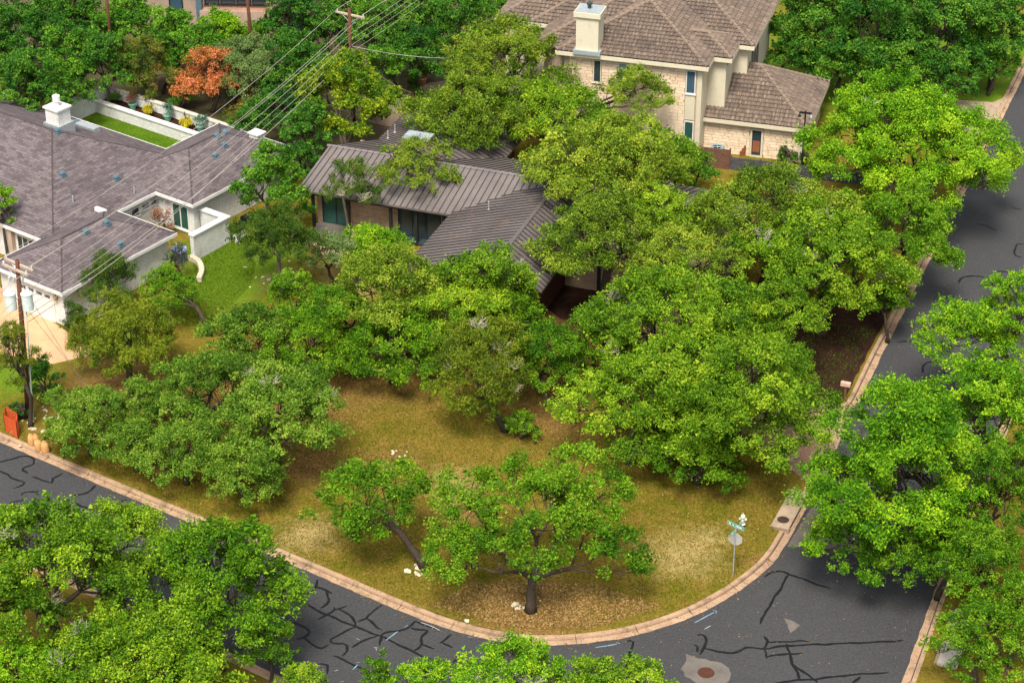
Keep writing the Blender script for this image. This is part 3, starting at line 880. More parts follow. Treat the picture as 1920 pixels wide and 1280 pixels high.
def roof_z(a, b):
    zs = [2.7]
    for (a0, a1, b0, b1) in ROOFS_A:
        if a0 <= a <= a1 and b0 <= b <= b1:
            zs.append(2.7 + AP * min(a - a0, a1 - a, b - b0, b1 - b))
    return max(zs)
def solve_roof(px, py):
    z = 4.5
    for _ in range(40):
        w = g(px, py, z); d = Vector((w.x - FA.o.x, w.y - FA.o.y, 0))
        z = z * 0.6 + 0.4 * (roof_z(d.dot(FA.u), d.dot(FA.w)) + 0.1)
    return d.dot(FA.u), d.dot(FA.w), roof_z(d.dot(FA.u), d.dot(FA.w))
for i, q in enumerate([(108, 245), (122, 241), (144, 229), (117, 326), (218, 333), (252, 360), (160, 433), (200, 417), (225, 457), (407, 254), (422, 247), (420, 271), (404, 291), (137, 376), (189, 394)]):
    a, b, z = solve_roof(*q)
    mb = MB()
    if i in (5, 13):
        mb.lathe(FA.P(a, b, z - .1), [(0.05, 0), (0.05, 0.55)], 8)
        mb.build('vent_pipe', 'galv', HA)
    elif i in (14,):
        mb.box(FA, a - .45, a + .45, b - .12, b + .12, z - .05, z + .22); mb.build('roof_vent', 'white_paint', HA)
    else:
        mb.box(FA, a - .10, a + .10, b - .10, b + .10, z - .1, z + .16); mb.hexa([FA.P(a + x, b + y, z + .14) for x, y in ((-.18, -.18), (.18, -.18), (.18, .18), (-.18, .18))], [FA.P(a + x, b + y, z + .26) for x, y in ((-.13, -.13), (.13, -.13), (.13, .13), (-.13, .13))])
        mb.box(FA, a - .22, a + .22, b - .22, b + .22, z - .12, z + .04)
        mb.build('roof_vent', 'vent_blue', HA)
a, b, z = solve_roof(164, 239)
mb = MB(); mb.box(FA, a - .9, a + .9, b - .3, b + .3, z - .1, z + .28); mb.build('skylight', 'galv', HA)
# courtyard wall at the front (L-shaped, white coping)
t = thing('courtyard_wall', 'low white brick wall round the small court with red shrub', 'wall', FA.P(0, 12, 0))
mb = MB(); mb.box(FA, -0.2, 0.1, 11.15, 14.5, 0, 1.9); mb.box(FA, -2.2, -0.21, 14.2, 14.5, 0, 1.895); mb.build('wall', 'white_brick', t)
mb = MB(); mb.box(FA, -0.28, 0.18, 11.1, 14.58, 1.9, 2.0); mb.box(FA, -2.25, -0.285, 14.1, 14.58, 1.9, 1.998); mb.build('coping', 'white_paint', t)
# garden walls at the back with planter
t = thing('garden_wall', 'white brick garden wall with raised planter behind the shingle roof', 'wall', FA.P(-16, 25, 0))
mb = MB(); mb.box(FA, -22.0, -9.0, 25.5, 25.8, 0, 1.55); mb.box(FA, -22.3, -22.0, 19.6, 25.8, 0, 1.75); mb.build('wall', 'white_brick', t)
mb = MB(); mb.box(FA, -22.0, -8.9, 25.45, 25.85, 1.55, 1.63); mb.box(FA, -22.36, -21.94, 19.5, 25.86, 1.75, 1.84); mb.build('coping', 'concrete_pale', t)
mb = MB(); mb.box(FA, -22.0, -9.2, 24.05, 24.35, 0, 0.98); mb.build('planter_wall', 'white_brick', t)
mb = MB(); mb.box(FA, -22.0, -9.2, 23.97, 24.43, 0.98, 1.07); mb.build('planter_coping', 'white_paint', t)
mb = MB(); mb.box(FA, -22.0, -9.2, 24.35, 25.5, 0.5, 0.85); mb.build('planter_soil', 'mulch', t)
sheet('court_lawn', [FA.P(-22, 17), FA.P(-9.2, 17), FA.P(-9.2, 24.05), FA.P(-22, 24.05)], LZ + .006, 'lush_lawn')

# ---------------------------------------------------------------- metal-roofed house in the middle
FB = Frame((-14.02, 125.49), -20)
HB = thing('metal_roof_house', 'low house with brown standing seam metal roof among the oaks', 'house', FB.P(14, 2, 0))
TB = 0.14
def slope(name, q, run):
    """one roof plane: q = eave0, eave1, ridge1, ridge0 in local (a, b, z); ribs run up the slope"""
    P = [FB.P(*x) for x in q]
    dn = Vector((0, 0, -TB))
    mb = MB()
    mb.hexa([p + dn for p in P], P)
    o = mb.build(name, 'metal_roof', HB)
    e0, e1, r1, r0 = P
    L = (e1 - e0).length
    up = (r0 - e0)
    # ribs parallel to the slope direction
    ed = (e1 - e0).normalized()
    nrm = ed.cross((r1 + r0 - e0 - e1).normalized()).normalized()
    if nrm.z < 0: nrm = -nrm
    cache = {}
    n = int(L / 0.44)
    for k in range(n + 1):
        t_ = (k + 0.5) * 0.44 / L
        if t_ > 1: break
        p0 = e0.lerp(e1, t_); p1 = r0.lerp(r1, t_)
        key = (round((p1 - p0).x, 2), round((p1 - p0).y, 2), round((p1 - p0).z, 2))
        if key not in cache:
            d = p1 - p0
            sx = ed * 0.022
            up_ = nrm * 0.055
            m2 = MB()
            m2.hexa([-sx, sx, d + sx, d - sx], [-sx + up_, sx + up_, d + sx + up_, d - sx + up_])
            me = m2.mesh('seam'); me.materials.append(M['metal_seam'])
            cache[key] = me
        put(cache[key], 'seam', o, p0)
    return o
RZ, RB = 4.7, 3.65
slope('roof_slope', [(0, 0, 3), (29, 0, 3), (29, RB, RZ), (0.75, RB, RZ)], 0)
slope('roof_slope', [(29, 9.2, 3), (2.2, 9.2, 3), (0.75, RB, RZ), (29, RB, RZ)], 0)
slope('roof_slope', [(2.0, 13.2, 3.1), (2.0, 3.0, 3.1), (6.6, 3.0, 5.03), (6.6, 13.2, 5.03)], 0)
slope('roof_slope', [(11.2, 3.0, 3.1), (11.2, 12.6, 3.1), (6.6, 13.2, 5.03), (6.6, 3.0, 5.03)], 0)
slope('roof_slope', [(10.7, 2.6, 3.02), (10.7, -7.7, 3.02), (16.9, -7.7, 4.9), (16.9, 2.6, 4.9)], 0)
slope('roof_slope', [(19.6, -7.7, 3.02), (19.6, 2.6, 3.02), (16.9, 2.6, 4.9), (16.9, -7.7, 4.9)], 0)
mb = MB()
for p0, p1 in (((0.6, RB, RZ + .03), (29.1, RB, RZ + .03)), ((6.6, 3.9, 5.06), (6.6, 13.3, 5.06)), ((16.9, -7.8, 4.93), (16.9, 3.0, 4.93))):
    A_, B_ = FB.P(*p0), FB.P(*p1)
    d = (B_ - A_).normalized(); s_ = Vector((-d.y, d.x, 0)) * .14; dz = Vector((0, 0, .05))
    mb.face([A_ - s_ - dz, B_ - s_ - dz, B_ + dz * .8, A_ + dz * .8]); mb.face([A_ + dz * .8, B_ + dz * .8, B_ + s_ - dz, A_ + s_ - dz])
mb.build('ridge_cap', 'metal_roof', HB)
# walls
mb = MB(); mb.box(FB, 0.8, 10.0, 1.2, 8.6, 0, 2.95); mb.build('wall', 'brown_brick', HB)
mb = MB(); mb.box(FB, 2.8, 10.6, 6.5, 12.4, 0, 3.1); mb.build('wall', 'siding_red', HB)
mb = MB(); mb.box(FB, 11.4, 18.9, -7.1, 2.2, 0, 3.0); mb.build('wall', 'siding_red', HB)
mb = MB(); mb.hexa([FB.P(11.4, -7.1, 3.0), FB.P(18.9, -7.1, 3.0), FB.P(17.0, -7.0, 3.0), FB.P(16.9, -7.0, 3.0)], [FB.P(16.85, -7.1, 4.7), FB.P(16.95, -7.1, 4.7), FB.P(16.95, -7.0, 4.7), FB.P(16.85, -7.0, 4.7)]); mb.build('gable_wall', 'siding_red', HB)
mb = MB(); mb.box(FB, 18.95, 28.4, -1.4, 8.4, 0, 2.9); mb.build('wall', 'brown_brick', HB)
mb = MB(); mb.box(FB, 21.1, 21.3, -1.55, -1.38, 0, 2.9); mb.build('post', 'dark_frame', HB)
# patio glazing, posts and beam under the eave
for a in (0.9, 3.4, 6.4, 8.2, 10.1):
    mb = MB(); mb.box(FB, a - .09, a + .09, 0.35, 0.53, 0, 2.86); mb.build('post', 'dark_frame', HB)
mb = MB(); mb.box(FB, 0.3, 10.8, 0.3, 0.42, 2.6, 2.9); mb.build('beam', 'dark_frame', HB)
window(HB, FB, 'b', 1.2, 1.2, 3.2, 0.2, 2.3, -1, 'glass_teal', 'dark_frame', 1)
window(HB, FB, 'b', 1.2, 6.6, 9.6, 0.1, 2.4, -1, 'glass', 'dark_frame', 2)
mb = MB(); mb.box(FB, 1.0, 3.3, -0.6, 1.1, LZ, 0.30); mb.build('patio_step', 'concrete_grey', HB)
mb = MB(); mb.box(FB, 5.6, 10.6, 0.4, 1.1, LZ, 0.32); mb.build('patio_deck', 'steel_dark', HB)
# chimney, skylight, pipes
mb = MB(); mb.box(FB, 5.6, 7.2, 4.8, 5.9, 4.3, 5.45); ch = mb.build('chimney', 'brown_brick', HB)
mb = MB(); mb.box(FB, 5.5, 7.3, 4.7, 6.0, 5.45, 5.53); mb.build('chimney_cap', 'galv', ch)
mb = MB(); mb.box(FB, 5.6, 6.5, 4.9, 5.6, 5.55, 5.66); mb.build('flue_cover', 'galv', ch)
for a, b, z in ((2.9, 8.4, 3.45), (3.0, 9.4, 3.5), (4.6, 8.9, 4.15), (6.2, 10.8, 4.85), (13.4, -0.1, 3.8)):
    mb = MB(); c = FB.P(a, b, z); mb.lathe(c, [(0.12, 0), (0.06, .1), (0.045, .12), (0.045, 0.62)], 8); mb.build('vent_pipe', 'galv', HB)
# entry steps
mb = MB()
for k in range(4):
    mb.box(FB, 22.4 + k * .05, 24.0, -2.6 - .34 * k, -2.25 - .34 * k, LZ, LZ + .5 - .12 * k)
mb.build('entry_step', 'concrete_grey', HB)
mb = MB(); mb.box(FB, 24.2, 24.8, -2.6, -1.2, 0, 1.6); mb.build('stone_pillar', 'brown_stone', HB)

# ---------------------------------------------------------------- two-storey stone house at the top
FC = Frame((13.4, 135.84), -16.5)
HC = thing('stone_house', 'two storey cream limestone house with brown concrete tile roof', 'house', FC.P(-5, 5, 0))
def tile_face(mbV, mbF, tones, pts, ud, rng, cw=0.30, rh=0.36):
    pts = [Vector(p) for p in pts]
    u = Vector(ud).normalized()
    nrm = (pts[1] - pts[0]).cross(pts[2] - pts[0]).normalized()
    v = nrm.cross(u).normalized()
    o = pts[0]
    P2 = [((p - o).dot(u), (p - o).dot(v)) for p in pts]
    umax = max(p[0] for p in P2); vmax = max(p[1] for p in P2); umin = min(p[0] for p in P2)
    def inside(x, y):
        s = None
        for k in range(len(P2)):
            x0, y0 = P2[k]; x1, y1 = P2[(k + 1) % len(P2)]
            c = (x1 - x0) * (y - y0) - (y1 - y0) * (x - x0)
            if c < -0.02: return False
        return True
    r = 0
    while r * rh < vmax:
        y0, y1 = r * rh, min((r + 1) * rh + 0.05, vmax)
        off = (r % 2) * 0.0
        x = umin + off
        rowt = rng.uniform(-0.06, 0.06)
        while x < umax:
            if inside(x + cw / 2, y0 + rh * 0.4):
                jz = rng.uniform(0, 0.012)
                i = len(mbV)
                for yy, lift in ((y0 - .01, 0.085 + jz), (y1, 0.012)):
                    for xx, hh in ((0.0, 0.0), (0.22, 0.055), (0.5, 0.075), (0.78, 0.05), (1.0, 0.0)):
                        q = o + u * (x + cw * xx) + v * yy + nrm * (lift + hh)
                        mbV.append((q.x, q.y, q.z))
                for k in range(4):
                    mbF.append((i + k, i + k + 1, i + 6 + k, i + 5 + k)); 
                    tones.append(min(1, max(0, rng.gauss(0.5, 0.13) + rowt)))
            x += cw
        r += 1
def tiled_roof(a0, a1, b0, b1, z, p, seed):
    rng = random.Random(seed)
    F, rr = hip_faces(FC, a0, a1, b0, b1, z, p)
    mb = MB()
    for pts, ud in F: mb.face(pts)
    mb.face([FC.P(a0, b1, z - .01), FC.P(a1, b1, z - .01), FC.P(a1, b0, z - .01), FC.P(a0, b0, z - .01)])
    rf = mb.build('roof', 'roof_tile', HC)
    V, Fc, T = [], [], []
    for pts, ud in F: tile_face(V, Fc, T, pts, ud, rng)
    org = ORG[HC.name]
    me = bpy.data.meshes.new('roof_tiles')
    me.from_pydata([(x - org.x, y - org.y, zz - org.z) for x, y, zz in V], [], Fc)
    at = me.attributes.new('tone', 'FLOAT', 'FACE'); at.data.foreach_set('value', T)
    me.materials.append(M['roof_tile'])
    o = bpy.data.objects.new('roof_tiles', me); COL.objects.link(o); o.parent = rf; o['kind'] = 'stuff'
    # cap tiles along hips and ridge
    mb = MB()
    lines = [(rr[0], rr[1])]
    for pts, ud in F:
        if len(pts) == 3: lines += [(pts[0], pts[2]), (pts[1], pts[2])]
    for A_, B_ in lines:
        A_, B_ = Vector(A_), Vector(B_)
        L = (B_ - A_).length
        n = max(1, int(L / 0.42))
        if L < .3: continue
        for k in range(n):
            c0 = A_.lerp(B_, k / n); c1 = A_.lerp(B_, (k + 1.08) / n)
            mb.tube([c0 + Vector((0, 0, .07)), c1 + Vector((0, 0, .04))], [0.15, 0.12], 8)
    o = mb.build('cap_tiles', 'roof_tile', rf)
    at = o.data.attributes.new('tone', 'FLOAT', 'FACE'); at.data.foreach_set('value', [0.75] * len(o.data.polygons))
    mb = MB(); fascia(mb, FC, a0, a1, b0, b1, z - .012, 0.26, 0.07); mb.build('fascia', 'cream_paint', HC)
CP = 0.43
tiled_roof(-10.75, 0.0, 0.0, 13.5, 7.2, CP, 1)
tiled_roof(-12.5, -2.2, 1.25, 13.6, 7.19, CP, 2)
tiled_roof(-4.2, 1.25, 1.95, 6.25, 7.18, CP, 3)
tiled_roof(-14.0, 2.3, 4.55, 14.6, 7.21, 0.46, 4)
tiled_roof(-16.6, -8.2, 4.66, 18.5, 7.17, 0.5, 5)
tiled_roof(-3.0, 7.0, 1.5, 10.2, 2.8, 0.58, 6)
mb = MB(); mb.box(FC, -10.3, -0.45, 0.45, 10.3, 0, 7.15); mb.build('wall', 'mortar', HC)
mb = MB(); mb.box(FC, -12.1, -2.6, 1.7, 11.2, 0, 7.14); mb.build('wall', 'mortar', HC)
mb = MB(); mb.box(FC, -3.8, 0.85, 2.35, 5.85, 0, 7.13); mb.build('bay_wall', 'cream_paint', HC)
mb = MB(); mb.box(FC, -16.0, 1.85, 5.0, 14.0, 0, 7.16); mb.build('wall', 'cream_paint', HC)
mb = MB(); mb.box(FC, -2.5, 6.6, 1.9, 9.8, 0, 2.76); mb.build('wall', 'mortar', HC)
mb = MB(); mb.box(FC, -0.75, -0.42, 0.40, 0.75, 0, 7.14); mb.build('corner_trim', 'cream_paint', HC)
mb = MB(); mb.box(FC, 6.35, 6.63, 1.86, 2.2, 0, 2.75); mb.build('corner_trim', 'cream_paint', HC)
mb = MB(); mb.box(FC, -0.44, -0.40, 0.76, 2.3, 0, 7.12); mb.build('side_panel', 'cream_paint', HC)
# coursed limestone blocks
BLK = bevel_box_mesh('stone', 'stone_block', 0.08)
def blocks(fr, a0, a1, b, z0, z1, holes, seed, ang):
    rng = random.Random(seed)
    z = z0
    out = []
    while z < z1 - 0.1:
        h = rng.choice((0.17, 0.2, 0.24, 0.28))
        h = min(h, z1 - z)
        x = a0 - rng.uniform(0, .3)
        while x < a1:
            w = rng.uniform(0.35, 0.85)
            xa, xb = max(x, a0), min(x + w, a1)
            for (h0, h1, q0, q1) in holes:
                if z + h > q0 + .02 and z < q1 - .02:
                    if xa < h1 and xb > h0:
                        if xa < h0: xb = h0
                        elif xb > h1: xa = h1
                        else: xb = xa
            if xb - xa > 0.08:
                out.append((fr.P((xa + xb) / 2, b, z + h / 2), (xb - xa - .022, 0.10, h - .02)))
            x += w
        z += h
    return out
hm = [(-8.2, -7.55, 5.0, 6.75), (-6.4, -5.7, 5.0, 6.75), (-1.58, -0.83, 0.9, 6.75), (-10.3, -9.9, 0, 7.2)]
bl = blocks(FC, -10.2, -0.76, 0.42, 0.1, 6.9, hm, 3, 0)
bg_ = blocks(FC, -0.4, 6.34, 1.87, 0.1, 2.55, [(2.9, 3.85, 0.1, 2.3)], 4, 0)
bl.sort(key=lambda q: -q[0].z)
for c, s_ in bl[:190] + bg_[:105]:
    put(BLK, 'stone', HC, c, (0, 0, FC.ang), s_)
mb = MB()
for c, s_ in bl[190:] + bg_[105:]:
    fr2 = Frame((c.x, c.y), -16.5)
    mb.box(fr2, -s_[0] / 2, s_[0] / 2, -.05, .05, c.z - s_[2] / 2, c.z + s_[2] / 2)
o = mb.build('stones', 'stone_block', HC); o['kind'] = 'stuff'
window(HC, FC, 'b', 0.38, -8.17, -7.58, 5.0, 6.7, -1, 'glass', 'cream_paint')
window(HC, FC, 'b', 0.38, -6.37, -5.73, 5.0, 6.7, -1, 'blind', 'cream_paint')
window(HC, FC, 'b', 0.38, -1.55, -0.86, 4.95, 6.7, -1, 'glass_blue', 'white_paint')
mb = MB(); mb.box(FC, -1.55, -0.86, 0.34, 0.42, 3.0, 4.85); mb.build('window_panel', 'cream_paint', HC)
window(HC, FC, 'b', 0.38, -1.55, -0.86, 0.9, 2.9, -1, 'glass_teal', 'white_paint')
window(HC, FC, 'b', 1.82, 2.92, 3.83, 0.12, 2.28, -1, 'glass', 'cream_paint', 0, 0.13, 'garage_window')
mb = MB(); mb.box(FC, 3.12, 3.62, 1.79, 1.83, 0.5, 1.35); mb.build('curtain', 'gate_wood', HC)
# rear wall bays on the right side
for b in (6.6, 7.6, 8.6):
    mb = MB(); mb.box(FC, 1.84, 1.92, b, b + .5, 2.5, 7.1); mb.build('pilaster', 'concrete_grey', HC)
for b in (2.7, 4.2):
    mb = MB(); mb.box(FC, 0.84, 0.9, b, b + .25, 6.4, 6.6); mb.build('wall_vent', 'vent_blue', HC)
mb = MB(); mb.box(FC, -9.35, -7.75, -0.05, 1.4, 6.9, 10.2); ch = mb.build('chimney', 'cream_paint', HC)
mb = MB(); mb.box(FC, -9.5, -7.6, -0.2, 1.55, 9.9, 10.25); mb.build('chimney_cap', 'cream_paint', ch)
mb = MB(); mb.box(FC, -9.42, -7.68, -0.12, 1.47, 10.25, 10.3); mb.build('crown', 'galv', ch)
mb = MB(); mb.lathe(FC.P(-8.6, .7, 10.3), [(0.12, 0), (0.12, .25), (0.2, .27), (0.2, .4)], 10); mb.build('flue', 'steel_dark', ch)
mb = MB(); mb.box(FC, -9.5, -7.55, -0.25, 0.9, 7.2, 7.5); mb.build('flashing', 'galv', ch)

# ---------------------------------------------------------------- modern house beyond the trees
FD = Frame((-25.6, 157.5), -3)
HD = thing('modern_house', 'dark glazed house with rough stone pier behind the orange shrub', 'house', FD.P(3, 4, 0))
mb = MB(); mb.box(FD, -3, 8.2, 0, 8, 0, 7.5); mb.build('wall', 'fence_tan', HD)
mb = MB(); mb.box(FD, 1.5, 6.5, -1.6, -0.02, 3.0, 3.25); mb.build('balcony', 'pink_paving', HD)
mb = MB(); mb.box(FD, 1.5, 6.5, -1.65, -1.55, 2.4, 3.6); mb.build('parapet', 'fence_tan', HD)
for k in range(4):
    window(HD, FD, 'b', 0.0, 1.6 + k * 1.25, 2.8 + k * 1.25, 3.5, 5.8, -1, 'glass', 'dark_frame', fw=.09)
mb = MB(); mb.box(FD, 1.0, 1.45, -0.5, 0.02, 0, 7); mb.build('wall_panel', 'vent_blue', HD)
window(HD, FD, 'b', 0.0, -1.2, -0.1, 2.0, 4.2, -1, 'glass_blue', 'dark_frame', 0, .1)
mb = MB(); mb.box(FD, -1.1, -0.2, -.08, 0.0, 0.4, 2.0); mb.build('door', 'gate_wood', HD)
mb = MB(); mb.box(FD, 6.7, 8.4, -1.4, -0.03, 0, 7.6); mb.build('stone_pier', 'brown_brick', HD)
mb = MB(); mb.box(FD, 8.41, 9.4, -0.6, 3, 0, 7.2); mb.build('wall_panel', 'steel_dark', HD)
mb = MB(); mb.box(FD, -3.5, 9.5, -2, 8.5, 7.6, 7.9); mb.build('roof', 'steel_dark', HD)
# ================================================================== TREES
LEAFTOTAL = 0
def leaf_mesh(name, pos, nrm, tone, L, Wd, rng, mat, org, droop=0.0, updir=0.0):
    """one triangle per leaf"""
    global LEAFTOTAL
    n = len(pos)
    LEAFTOTAL += n
    r = rng.normal(size=(n, 3))
    if updir:
        r += np.array([0, 0, updir * 2.0])
    t = r - (r * nrm).sum(1, keepdims=True) * nrm
    t /= np.linalg.norm(t, axis=1, keepdims=True) + 1e-9
    b = np.cross(nrm, t)
    s = rng.uniform(0.7, 1.3, (n, 1))
    ln = L * s * 0.5; wd = Wd * s * 0.5
    v = np.empty((n, 3, 3), dtype=np.float32)
    v[:, 0] = pos - t * ln - b * wd
    v[:, 1] = pos - t * ln * rng.uniform(0.2, 1.0, (n, 1)) + b * wd
    v[:, 2] = pos + t * ln
    v -= np.array(org, dtype=np.float32)
    me = bpy.data.meshes.new(name)
    me.vertices.add(n * 3)
    me.vertices.foreach_set('co', v.reshape(-1))
    me.loops.add(n * 3)
    me.loops.foreach_set('vertex_index', np.arange(n * 3, dtype=np.int32))
    me.polygons.add(n)
    me.polygons.foreach_set('loop_start', np.arange(0, n * 3, 3, dtype=np.int32))
    at = me.attributes.new('tone', 'FLOAT', 'FACE')
    at.data.foreach_set('value', np.clip(tone, 0, 1).astype(np.float32))
    me.materials.append(M[mat])
    me.update()
    return me
def unit(n, rng):
    d = rng.normal(size=(n, 3))
    return d / np.linalg.norm(d, axis=1, keepdims=True)
def clump_points(lobes, rc, rng, cover=1.5, zmin=-0.35):
    """tuft centres over the outside of the union of lobes; lobes: array (x, y, z, rx, ry, rz)"""
    C = []; N = []; I = []
    for i, l in enumerate(lobes):
        area = 2 * math.pi * l[3] * l[4] * 0.75 + 2 * math.pi * math.sqrt(l[3] * l[4]) * l[5] * 0.55
        k = max(4, int(cover * area / (math.pi * rc * rc)))
        d = unit(k * 3, rng)
        d = d[d[:, 2] > zmin][:k]
        p = l[:3] + d * l[3:6] * rng.uniform(0.78, 1.06, (len(d), 1))
        C.append(p); N.append(d); I.append(np.full(len(d), i))
    C = np.concatenate(C); N = np.concatenate(N); I = np.concatenate(I)
    keep = np.ones(len(C), bool)
    for i, l in enumerate(lobes):
        q = (C - l[:3]) / l[3:6]
        keep &= ~((np.linalg.norm(q, axis=1) < 0.74) & (I != i))
    return C[keep], N[keep], I[keep]
LEAF = {   # species: leaf length, leaf width, tuft radius, leaves per square metre of tuft, up-pointing, tuft flatness
    'oak_bright': (0.145, 0.095, 0.60, 440, 0.35, 0.85), 'oak_olive': (0.14, 0.09, 0.60, 430, 0.35, 0.85), 'oak_green': (0.145, 0.095, 0.60, 420, 0.30, 0.85), 'oak_grey': (0.14, 0.09, 0.58, 440, 0.35, 0.9),
    'oak_lime': (0.155, 0.10, 0.66, 400, 0.45, 0.9), 'juniper': (0.20, 0.06, 0.50, 460, 0.8, 1.2), 'juniper_dark': (0.20, 0.06, 0.50, 460, 0.8, 1.2),
    'far_dark': (0.20, 0.13, 0.78, 250, 0.25, 0.85), 'far_green': (0.20, 0.13, 0.78, 250, 0.3, 0.9), 'elm': (0.155, 0.09, 0.6, 330, 0.3, 0.8),
    'ligustrum': (0.22, 0.14, 0.62, 300, 0.6, 0.95), 'orange_leaf': (0.19, 0.10, 0.55, 300, 0.6, 1.1), 'olive_orange': (0.19, 0.10, 0.6, 280, 0.5, 1.0), 'dusty': (0.18, 0.08, 0.55, 340, 0.5, 1.0),
    'red_leaf': (0.16, 0.08, 0.35, 330, 0.6, 1.2), 'yellow_leaf': (0.13, 0.09, 0.3, 500, 0.3, 0.9), 'agave': (0.3, 0.07, 0.35, 300, 0.8, 1.0),
}
TREES = []
def grow(name, label, cat, lobes, base, species, seed, trunk_r=0.25, bark='bark', dens=1.0, group=None, fork=0.35, stems=1, cover=1.2, leafscale=1.0,
         trunk_path=None, bare=0, zmin=-0.12, gapf=0.0, lean=None):
    rng = np.random.default_rng(seed)
    pr = random.Random(seed)
    lobes = np.array(lobes, dtype=float)
    base = Vector(base)
    t = thing(name, label, cat, base, group)
    L, Wd, rc, dn, upd, flatn = LEAF[species]
    rm = float(np.median(np.sqrt(lobes[:, 3] * lobes[:, 4])))
    rc = min(rc, 0.5 * rm + 0.06)
    leafscale *= min(1.0, 0.45 + rc)
    leafscale *= 0.93
    L *= leafscale; Wd *= leafscale; dn = dn * dens / leafscale ** 2
    C, N, I = clump_points(lobes, rc, rng, cover, zmin)
    if gapf:
        k_ = rng.uniform(size=len(C)) > gapf
        C, N, I = C[k_], N[k_], I[k_]
    rad = rc * rng.uniform(0.55, 1.3, len(C))
    # tufts on the side turned away from the street view are built with fewer, larger leaves
    back = (N @ np.array([0, -0.87, 0.5])) < -0.12
    cnt = np.maximum(12, dn * rad * rad * 1.6 * np.where(back, 0.24, 1.0)).astype(int)
    idx = np.repeat(np.arange(len(C)), cnt)
    n = len(idx)
    # every tuft is a bundle of short leafy sprays that grow outwards and up
    NS = 11
    sd_ = unit(len(C) * NS, rng).reshape(len(C), NS, 3)
    sd_[:, :, 2] = np.where(sd_[:, :, 2] < -0.35, -sd_[:, :, 2], sd_[:, :, 2])
    so = sd_ * rng.uniform(0.25, 0.8, (len(C), NS, 1))
    gd = sd_ * 0.7 + N[:, None, :] * 0.35 + np.array([0, 0, 0.25 + upd]) + rng.normal(size=sd_.shape) * 0.35
    gd /= np.linalg.norm(gd, axis=2, keepdims=True)
    gl = rng.uniform(0.35, 1.0, (len(C), NS, 1)) * 0.85
    k = rng.integers(0, NS, n)
    u_ = rng.uniform(0, 1, (n, 1)) ** 0.8
    off = (so[idx, k] + gd[idx, k] * gl[idx, k] * u_) * rad[idx][:, None] * np.array([1, 1, flatn])
    pos = C[idx] + off + rng.normal(size=(n, 3)) * (0.17 * rad[idx][:, None] + 0.02)
    nr = gd[idx, k] * 0.35 + N[idx] * 0.25 + np.array([0, 0, 0.35]) + rng.normal(size=(n, 3)) * 0.75
    nr /= np.linalg.norm(nr, axis=1, keepdims=True)
    tree_t = rng.uniform(-0.09, 0.09)
    lob_t = rng.normal(0, 0.11, len(lobes)) + tree_t
    cl_t = rng.normal(0, 0.13, len(C))
    sp_t = rng.normal(0, 0.10, (len(C), NS))
    tone = 0.47 + lob_t[I][idx] + cl_t[idx] + sp_t[idx, k] + rng.normal(0, 0.17, n)
    big = np.where(back[idx], 1.8, 1.0)[:, None]
    me = leaf_mesh('crown', pos, nr, tone, L * big, Wd * big, rng, species, base, updir=upd)
    cr = bpy.data.objects.new('crown', me); COL.objects.link(cr); cr.parent = t
    # wood: trunk(s), a limb to every lobe, twigs to some tufts
    mb = MB()
    cen = Vector(lobes[:, :3].mean(0))
    top = max(l[2] for l in lobes)
    zlow = min(l[2] - l[5] for l in lobes)
    if trunk_path:
        tp = [base + Vector(p) for p in trunk_path]
        mb.tube([base + Vector((0, 0, -.1))] + tp, [trunk_r * 1.35] + [trunk_r * (1 - 0.45 * k / max(1, len(tp))) for k in range(len(tp))], 8)
        fk = tp[-1]; r0 = trunk_r * 0.6
        forks = [fk]
    else:
        forks = []
        for s in range(stems):
            fz = max(base.z + 0.8, base.z + (cen.z - base.z) * (0.55 + fork * 0.4))
            a = 2 * math.pi * (s + pr.random() * .5) / max(1, stems)
            o_ = Vector((math.cos(a), math.sin(a), 0)) * (0.15 if stems > 1 else 0)
            sp = 0.5 if stems == 1 else 0.9
            fk = base + (cen - base) * 0.25 + o_ * 4 + Vector((pr.uniform(-sp, sp), pr.uniform(-sp, sp), 0)); fk.z = fz
            m_ = (base + o_).lerp(fk, 0.5) + Vector((pr.uniform(-.25, .25), pr.uniform(-.25, .25), 0))
            rs = trunk_r / math.sqrt(stems)
            mb.tube([base + o_ + Vector((0, 0, -.1)), base + o_ + Vector((0, 0, .25)), m_, fk], [rs * 1.5, rs * 1.1, rs * 0.9, rs * 0.7], 8)
            forks.append(fk)
        r0 = trunk_r * 0.6 / math.sqrt(stems)
    # a few main limbs, each serving the lobes nearest to it
    K = max(2, min(5, len(lobes) // 3 + 1)) if len(forks) == 1 else 1
    hubs = []
    for f in forks:
        f2 = [l for l in lobes if min(forks, key=lambda q: (q - Vector(l[:3])).length) is f] or list(lobes[:1])
        ang = sorted(f2, key=lambda l: math.atan2(l[1] - f.y, l[0] - f.x))
        for q in range(K):
            part_ = ang[q * len(ang) // K:(q + 1) * len(ang) // K]
            if not part_: continue
            m_ = sum((Vector(l[:3]) for l in part_), Vector()) / len(part_)
            hub = f.lerp(m_, 0.52)
            hub.z = f.z + max(0.25, (m_.z - f.z) * 0.45)
            md = f.lerp(hub, .5) + Vector((pr.uniform(-.18, .18), pr.uniform(-.18, .18), pr.uniform(-.15, .1)))
            mb.tube([f - Vector((0, 0, .12)), md, hub], [r0 * .95, r0 * .78, r0 * .62], 7, False)
            hubs += [(hub, l) for l in part_]
    order = {}
    for hub, l in hubs: order[tuple(l)] = hub
